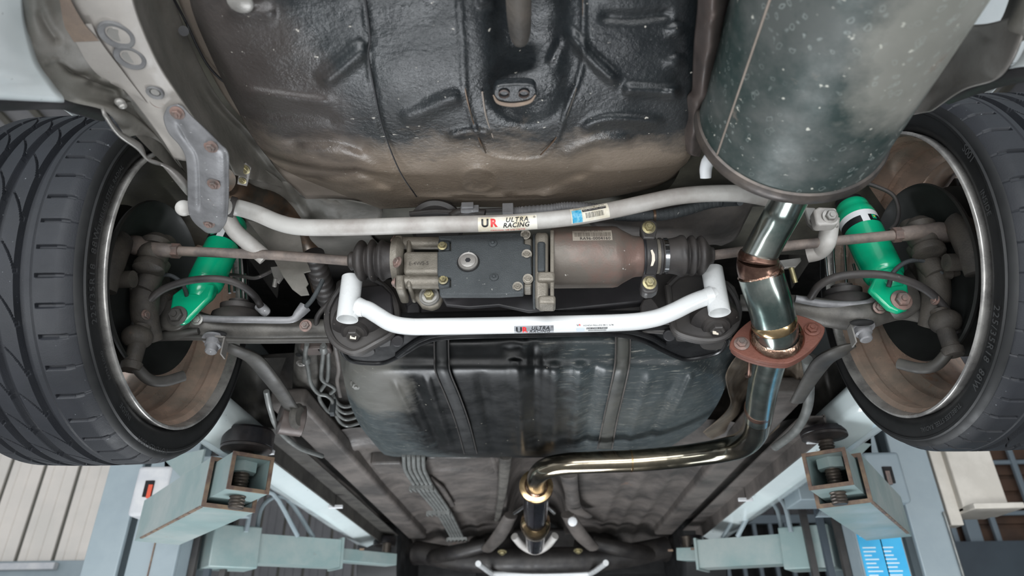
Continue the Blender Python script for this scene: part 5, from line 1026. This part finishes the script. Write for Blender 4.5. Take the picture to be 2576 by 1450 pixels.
# ================================================================ FUEL TANK
tk = thing('fuel_tank', 'ribbed steel fuel tank, black in the middle and dusty grey at both ends', 'fuel tank', (0, 1.5, H+.52))
tr_ = [[(880, 826, .64), (915, 825, .635), (1000, 824, .63), (1340, 822, .62), (1620, 820, .62), (1760, 822, .63), (1815, 826, .64)],
       [(852, 862, .60), (900, 858, .58), (1000, 855, .575), (1340, 852, .575), (1650, 850, .575), (1790, 858, .585), (1852, 866, .61)],
       [(856, 905, .58), (895, 905, .55), (1010, 900, .545), (1340, 900, .545), (1660, 898, .545), (1785, 905, .555), (1848, 912, .59)],
       [(864, 950, .56), (905, 948, .528), (1020, 940, .522), (1340, 940, .522), (1660, 938, .522), (1770, 945, .53), (1832, 955, .57)],
       [(878, 1010, .555), (920, 1005, .52), (1040, 1000, .516), (1340, 1000, .516), (1640, 1000, .516), (1740, 1005, .522), (1806, 1015, .56)],
       [(905, 1070, .555), (945, 1066, .522), (1060, 1062, .516), (1340, 1060, .516), (1610, 1060, .516), (1700, 1060, .522), (1768, 1068, .56)],
       [(940, 1115, .56), (975, 1112, .528), (1080, 1110, .520), (1340, 1110, .520), (1590, 1108, .520), (1662, 1104, .528), (1718, 1104, .565)],
       [(962, 1140, .57), (995, 1140, .54), (1090, 1140, .530), (1340, 1142, .530), (1560, 1136, .530), (1640, 1128, .54), (1690, 1122, .575)],
       [(975, 1148, .60), (1005, 1150, .58), (1100, 1150, .57), (1340, 1152, .57), (1550, 1146, .57), (1630, 1136, .58), (1680, 1128, .61)]]
tf = [([(985, 950), (1048, 1075), (1085, 1150)], 8, .005), ([(1030, 940), (1085, 1070), (1115, 1145)], 10, -.007), ([(1066, 935), (1112, 1065), (1140, 1145)], 7, .007),
      ([(1205, 930), (1235, 1080), (1245, 1145)], 12, -.006), ([(1298, 910), (1312, 1080), (1318, 1148)], 6, .006), ([(1345, 850), (1350, 1145)], 12, -.007), ([(1395, 900), (1395, 1145)], 9, .006),
      ([(1462, 900), (1448, 1070), (1442, 1145)], 10, .007), ([(1500, 905), (1480, 1070), (1470, 1145)], 10, -.007), ([(1640, 930), (1596, 1070), (1578, 1140)], 10, .006), ([(1705, 935), (1650, 1060), (1625, 1130)], 12, -.006), ([(1745, 935), (1690, 1055)], 8, .005), ([(1265, 872), (1290, 882), (1310, 870)], 14, -.003), ([(1180, 1146), (1240, 1146)], 9, .006), ([(1060, 1148), (1110, 1146)], 9, .006)]
obj('tank_shell', patch(tr_, 30, 16, tf, ((.03, .0006, 11),)), 'tank', tk, sharp=180)
for i, (e0, e1) in enumerate((([(1092, 852, .575), (1093, 900, .545), (1096, 938, .522), (1122, 1000, .516), (1148, 1070, .516), (1168, 1142, .530)], [(1128, 852, .575), (1129, 900, .545), (1133, 938, .522), (1158, 1000, .516), (1182, 1070, .516), (1200, 1142, .530)]),
                          ([(1549, 846, .575), (1548, 900, .545), (1543, 940, .522), (1530, 1000, .516), (1516, 1065, .516), (1503, 1130, .528)], [(1586, 846, .575), (1585, 900, .545), (1580, 938, .522), (1566, 1000, .516), (1551, 1065, .516), (1540, 1130, .528)]))):
    rows_ = [[(a[0], a[1], a[2]-.006), ((a[0]+b[0])/2, (a[1]+b[1])/2, (a[2]+b[2])/2-.0085), (b[0], b[1], b[2]-.006)] for a, b in zip(e0, e1)]
    st = obj('tank_strap', patch(rows_, 3, 6), 'strap', tk, sharp=180, solid=.002)
    for e in (e0, e1): obj('strap_edge', tube([P(a, b, Z=c-.009) for a, b, c in e], .0016, 8, 6), 'floor_brown' if i else 'black_steel', st)
obj('drain_bolt', bolt(P(898, 966, Z=.535), (0, -.4, -1), .010, .010), 'tank', tk)
for k_, (px, mt) in enumerate((([(842, 870, .56), (852, 930, .55), (848, 960, .55), (856, 1000, .55)], 'floor_brown'),)): obj('tank_flange', tube([P(a, b, Z=c) for a, b, c in px], .004, 8, 4, flat=.4), mt, tk)
# ================================================================ EXHAUST
mf = thing('muffler', 'large round grey green muffler with dried water spots, at the upper right', 'muffler', (.318, .4, H+.46))
mc = A(.318, .64, H+.572); MR = .1105
def shellp(t0, t1, r): return rev(A(.318, 0, H+.572), (0, 1, 0), [(t0, r), (t1, r)], 120, cap=False)
obj('muffler_shell', rev(A(.318, 0, H+.572), (0, 1, 0), [(.10, MR)]+[(.1+.54*i/20, MR) for i in range(21)], 120, cap=False), 'muffler', mf, sharp=60)
obj('rolled_seam', rev(A(.318, .632, H+.572), (0, 1, 0), [(0, MR), (.001, MR+.003), (.006, MR+.0045), (.014, MR+.0045), (.018, MR+.002), (.018, MR-.004), (.010, MR-.008), (.004, MR-.02), (.003, .02)], 120, cap=False), 'muffler_seam', mf, sharp=50)
obj('lock_seam', beam(A(.318-.098, .1, H+.572-.0505), A(.318-.098, .635, H+.572-.0505), .0025, .003, up=(-.9, 0, -.45)), 'body_beige', mf, bevel=.001)
obj('muffler_end', rev(A(.318, .10, H+.572), (0, -1, 0), [(0, MR), (.006, MR*.98), (.01, .03)], 90), 'muffler_seam', mf, sharp=50)
c = P(1790, 395, Z=.57); obj('hanger_peg', join(tube([c+A(.03, .01, .02), c+A(.0, .0, .0), c+A(-.006, .01, -.008), c+A(-.006, .02, -.018)], [.006, .008, .008, .007], 12, 4)), 'label_white', mf)
ex = thing('exhaust_pipe', 'shiny stainless exhaust pipe with welded bends leading down from the muffler', 'exhaust pipe', tuple(P(1950, 830, d=1.08)))
S1 = [P(2000, 470, d=.96), P(1972, 530, d=1.0), P(1938, 590, d=1.02), P(1908, 645, d=1.035)]
obj('pipe_section', tube(S1, .0262, 40, 8), 'stainless', ex)
obj('weld_ring', tube([P(1911, 640, d=1.03), P(1908, 650, d=1.032), P(1907, 656, d=1.033)], [.0285, .0305, .030], 40, 3), 'weld_brown', ex)
S2 = [P(1907, 652, d=1.035), P(1906, 668, d=1.04), P(1912, 690, d=1.045)]
obj('pipe_collar', tube(S2, [.0300, .0310, .0318], 40, 4), 'weld_brown', ex)
obj('weld_ring', tube([P(1911, 682, d=1.045), P(1913, 690, d=1.046), P(1914, 697, d=1.047)], [.0325, .0345, .0325], 40, 3), 'weld', ex)
S3 = [P(1913, 690, d=1.045), P(1925, 730, d=1.05), P(1938, 770, d=1.06), P(1948, 815, d=1.075)]
obj('pipe_section', tube(S3, .0335, 40, 8), 'stainless', ex)
obj('weld_ring', tube([P(1945, 806, d=1.073), P(1947, 812, d=1.074), P(1948, 817, d=1.076)], [.0342, .0352, .0342], 40, 3), 'gold_steel', ex)
S4 = [P(1948, 813, d=1.075), P(1952, 830, d=1.085), P(1953, 850, d=1.10)]
obj('pipe_section', tube(S4, .0338, 40, 4), 'stainless', ex, label='short greenish gold stub')
fd = unit(P(1938, 900, d=1.19)-P(1953, 846, d=1.10)); fd = unit(fd+A(0, .1, -.2))
fcn = P(1954, 848, d=1.10)
obj('weld_ring', rev(fcn-fd*.006, fd, [(-.008, .034), (-.004, .039), (.004, .042), (.006, .034)], 48, cap=False), 'weld', ex, label='bright rippled weld bead')
uX = unit(A(1, 0, .10)-fd*(A(1, 0, .10)@fd)); uV = np.cross(fd, uX)
def flange(off, sc, name, mat):
    o = []
    for i in range(64):
        a = 2*math.pi*i/64; ca, sa = math.cos(a), math.sin(a)
        lx = .076*sc; ly = .050*sc
        r = 1/((abs(ca)/lx)**1.45+(abs(sa)/ly)**1.45)**(1/1.45); o.append(fcn+fd*off+uX*r*ca+uV*r*sa)
    return obj(name, prism(o, fd*.009), mat, ex, bevel=.0015)
flange(0, 1, 'flange_plate', 'rust_flange'); flange(.0105, .97, 'flange_plate', 'rust_flange')
for q in (-1, 1): obj('flange_bolt', bolt(fcn+uX*.056*q-fd*.001, -fd, .0085, .007), 'rust_flange' if q > 0 else 'rust_bolt', ex)
S5 = [P(1946, 875, d=1.13), P(1930, 930, d=1.2), P(1918, 985, d=1.28), P(1908, 1050, d=1.40), P(1898, 1088, d=1.52), P(1868, 1118, d=1.62), P(1815, 1134, d=1.68), P(1740, 1146, d=1.72), P(1680, 1153, d=1.74)]
obj('pipe_section', tube(S5[:4], .0275, 40, 8), 'stainless', ex)
obj('weld_ring', tube([P(1910, 1026, d=1.355), P(1909, 1034, d=1.37)], .0285, 40, 1), 'weld_brown', ex)
obj('pipe_section', tube(S5[3:], [.0275, .029, .030, .029, .028, .028], 40, 8), 'stainless_warm', ex, label='warm toned polished bend')
S6 = [P(1680, 1153, d=1.74), P(1590, 1160, d=1.76), P(1480, 1164, d=1.78), P(1420, 1168, d=1.8), P(1372, 1180, d=1.84), P(1352, 1200, d=1.92), P(1350, 1222, d=2.02)]
obj('pipe_section', tube(S6, .028, 40, 8), 'stainless_warm', ex, label='warm toned polished straight run')
obj('weld_ring', tube([P(1589, 1160, d=1.76), P(1585, 1160, d=1.76)], .0287, 40, 1), 'gold_steel', ex)
obj('hanger_rod', tube([P(1888, 895, d=1.2), P(1886, 940, d=1.22), P(1880, 945, d=1.24)], .005, 10, 3), 'weld_brown', ex)
rs_ = thing('resonator', 'small resonator with a gold flange ring on the exhaust under the tunnel', 'resonator', tuple(P(1350, 1260, Z=.47)))
pa = P(1349, 1222, d=2.03); pb_ = P(1346, 1372, Z=.445); rd = unit(pb_-pa); L = float(np.linalg.norm(pb_-pa))
obj('flange_ring', rev(pa, rd, [(0, .036), (.004, .050), (.012, .0515), (.020, .050), (.03, .044)], 48), 'gold_steel', rs_, sharp=40)
obj('weld_ring', rev(pa-rd*.004, rd, [(-.01, .029), (0, .034), (.006, .036)], 48, cap=False), 'weld', rs_)
l1 = float(np.linalg.norm(P(1346, 1312, Z=.455)-pa))
obj('body', rev(pa+rd*.02, rd, [(0, .042), (l1*.45, .042), (l1, .040)], 48), 'purple_steel', rs_)
obj('cone_ring', rev(pa+rd*l1*.97, rd, [(0, .038), (.02, .052), (.09, .055), (.16, .048), (.2, .04)], 48), 'gold_steel', rs_, sharp=40)
obj('front_pipe', rev(pa+rd*(l1+.1), rd, [(0, .040), (L-l1-.1, .038)], 40), 'purple_steel', rs_)
fy = pa+rd*(L+.02)
obj('yoke_flange', tube([fy+A(-.085, -.06, .03), fy+A(-.05, 0, 0), fy+A(0, .02, -.018), fy+A(.05, 0, 0), fy+A(.085, -.06, .03)], .016, 14, 5), 'white_dirty', rs_)
for q in (-1, 1): obj('spring_rod', cyl(P(1348+q*22, 1270, Z=.48), P(1348+q*50-4, 1292, Z=.50), .006), 'chrome', rs_)
obj('hanger_nut', rev(P(1440, 1312, Z=.5), (0, -1, -.4), [(0, .018), (.01, .018), (.014, .01)], 20), 'label_white', rs_)
# crumpled heat shield
fo = thing('foil_shield', 'crumpled thin brown heat shield behind the exhaust below the rusty flange', 'heat shield', tuple(P(1930, 980, Z=.62)))
f1 = [[(1882, 868, .60), (1900, 860, .62), (1940, 860, .66)], [(1846, 905, .57), (1872, 905, .60), (1920, 910, .66)], [(1826, 945, .555), (1855, 955, .60), (1900, 955, .66)], [(1832, 985, .56), (1850, 995, .60), (1885, 1000, .66)], [(1838, 1015, .56), (1850, 1025, .60), (1878, 1040, .65)], [(1818, 1045, .55), (1835, 1060, .59), (1862, 1080, .63)], [(1768, 1088, .55), (1790, 1105, .58), (1840, 1120, .61)]]
obj('foil_sheet', patch(f1, 10, 10, [([(1860, 920), (1840, 960), (1850, 1010)], 5, .006)], ((.09, .004, 2), (.2, .0015, 3))), 'heat_foil', fo, sharp=180, solid=.001)
f2 = [[(1960, 870, .64), (1995, 880, .61), (2015, 895, .58)], [(1950, 930, .64), (2000, 925, .60), (2040, 945, .57)], [(1940, 980, .63), (1990, 975, .60), (2046, 968, .565)], [(1935, 1020, .63), (1980, 1015, .60), (2022, 1000, .57)], [(1920, 1060, .62), (1950, 1050, .60), (1975, 1035, .575)], [(1900, 1110, .61), (1930, 1100, .59), (1960, 1075, .57)]]
obj('foil_sheet', patch(f2, 10, 10, [([(1990, 890), (1975, 960), (1985, 1020)], 6, .008), ([(2015, 910), (2010, 980)], 5, -.006), ([(1960, 900), (1955, 1000)], 6, .006)], ((.08, .005, 6), (.2, .0015, 9))), 'heat_foil', fo, sharp=180, solid=.001)
# ================================================================ FUEL LINES UNDER THE FLOOR
ln = thing('pipe_bundle', 'five parallel grey pipes running forward left of the centre tunnel', 'pipes', tuple(P(1044, 1233, Z=.55)))
for i in range(5):
    k = i-2
    obj('pipe', tube([P(1040+k*12.2, 1146, Z=.545), P(1042+k*12, 1178, Z=.545), P(1052+k*11.5, 1200, Z=.545), P(1068+k*10.5, 1226, Z=.545), P(1116+k*8.2, 1290, Z=.545), P(1152+k*7, 1357, Z=.54)], .0062, 12, 5), 'line_steel', ln)
for x, y, w, Zq in ((1061, 1228, .074, .535), (1103, 1291, .086, .535), (1150, 1357, .09, .53)):
    c = P(x, y, Z=Zq); obj('pipe_clip', join(box(c, (w, .03, .012)), *[box(c+A(-w/2+w*j/5, 0, -.004), (.006, .034, .014)) for j in range(6)]), 'line_steel', ln)
obj('tunnel_shield', patch([[(1075, 1150, .58), (1240, 1150, .60), (1270, 1150, .64)], [(1068, 1190, .575), (1235, 1188, .60), (1262, 1185, .65)], [(1100, 1240, .575), (1230, 1240, .60), (1255, 1235, .65)], [(1130, 1290, .575), (1225, 1290, .60), (1240, 1290, .65)]], 8, 8, [([(1090, 1188), (1240, 1186)], 5, .008), ([(1110, 1215), (1235, 1212)], 8, -.008)], ((.05, .003, 2),)), 'floor_brown', car, sharp=180, solid=.002)
obj('brace_plate', plate([(1085, 1205), (1118, 1232), (1145, 1275), (1130, 1278), (1112, 1275), (1080, 1225)], .01, Z=.56), 'floor_brown', car, bevel=.003)
obj('tunnel_strap', tube([P(a, b, Z=.56) for a, b in ((1272, 1150), (1268, 1200), (1262, 1250), (1250, 1310))], [.02, .018, .016, .012], 10, 4, flat=.5), 'arm_grey', car)
obj('tunnel_strap', tube([P(a, b, Z=.56) for a, b in ((1430, 1195), (1438, 1240), (1446, 1280), (1480, 1300))], [.03, .026, .03, .02], 12, 4, flat=.4), 'floor_brown', car)
fsx = thing('front_subframe', 'dark engine underside and front crossmember far ahead', 'subframe', (0, 3.4, H+.42))
obj('cross_member', tube([A(-.62, 3.55, H+.50), A(-.35, 3.5, H+.45), A(0, 3.48, H+.44), A(.35, 3.5, H+.45), A(.62, 3.55, H+.50)], [.05, .055, .06, .055, .05], 16, 4), 'engine_dark', fsx)
obj('oil_pan', box((.02, 3.85, H+.52), (.5, .4, .20)), 'engine_dark', fsx, bevel=.02, seg=3)
obj('gear_case', join(ball((-.22, 3.75, H+.52), (.16, .2, .12)), ball((.28, 3.75, H+.52), (.14, .18, .11))), 'engine_dark', fsx, kind='stuff')
for s in (-1, 1):
    obj('front_arm', tube([A(s*.25, 3.38, H+.50), A(s*.42, 3.42, H+.47), A(s*.62, 3.6, H+.47)], [.03, .035, .03], 12, 4), 'engine_dark', fsx)
    obj('rear_mount', tube([A(s*.12, 3.0, H+.56), A(s*.18, 3.15, H+.50), A(s*.24, 3.3, H+.47)], [.03, .035, .03], 12, 4, flat=.6), 'floor_brown', fsx)
    obj('mount_nut', bolt(A(s*.17, 3.25, H+.45), (0, -.3, -1), .014), 'zinc_bolt', fsx)
    obj('splash_guard', box((s*.55, 3.9, H+.58), (.42, .03, .32)), 'void_black', fsx, bevel=.004)
obj('front_panel', box((0, 4.35, H+.62), (1.5, .05, .5)), 'void_black', fsx)
for s, nmx in ((-1, 'left'), (1, 'right')):
    w_ = thing('wheel', 'front wheel far ahead at the '+nmx+', dark and almost hidden', 'wheel', (s*.74, 3.62, H+.52))
    obj('tyre', rev((s*.65, 3.62, H+.52), (s, 0, 0), [(0, .24), (0, .285), (.012, .302), (.19, .302), (.2, .285), (.2, .24)], 64), 'tyre_wall', w_, sharp=40)
    obj('rim', rev((s*.66, 3.62, H+.52), (s, 0, 0), [(0, .235), (.05, .225), (.06, .1), (.07, .05)], 48), 'rim_spoke', w_, sharp=40)
fb = thing('front_brace_bar', 'white brace bar far ahead at the bottom edge of the view', 'brace bar', tuple(P(1360, 1443, Z=.38)))
obj('bar', tube([P(a, b, Z=.38) for a, b in ((1203, 1419), (1216, 1428), (1232, 1440), (1250, 1445), (1360, 1446), (1470, 1445), (1490, 1441), (1507, 1430), (1524, 1417))], .0125, 20, 3), 'white_paint', fb)
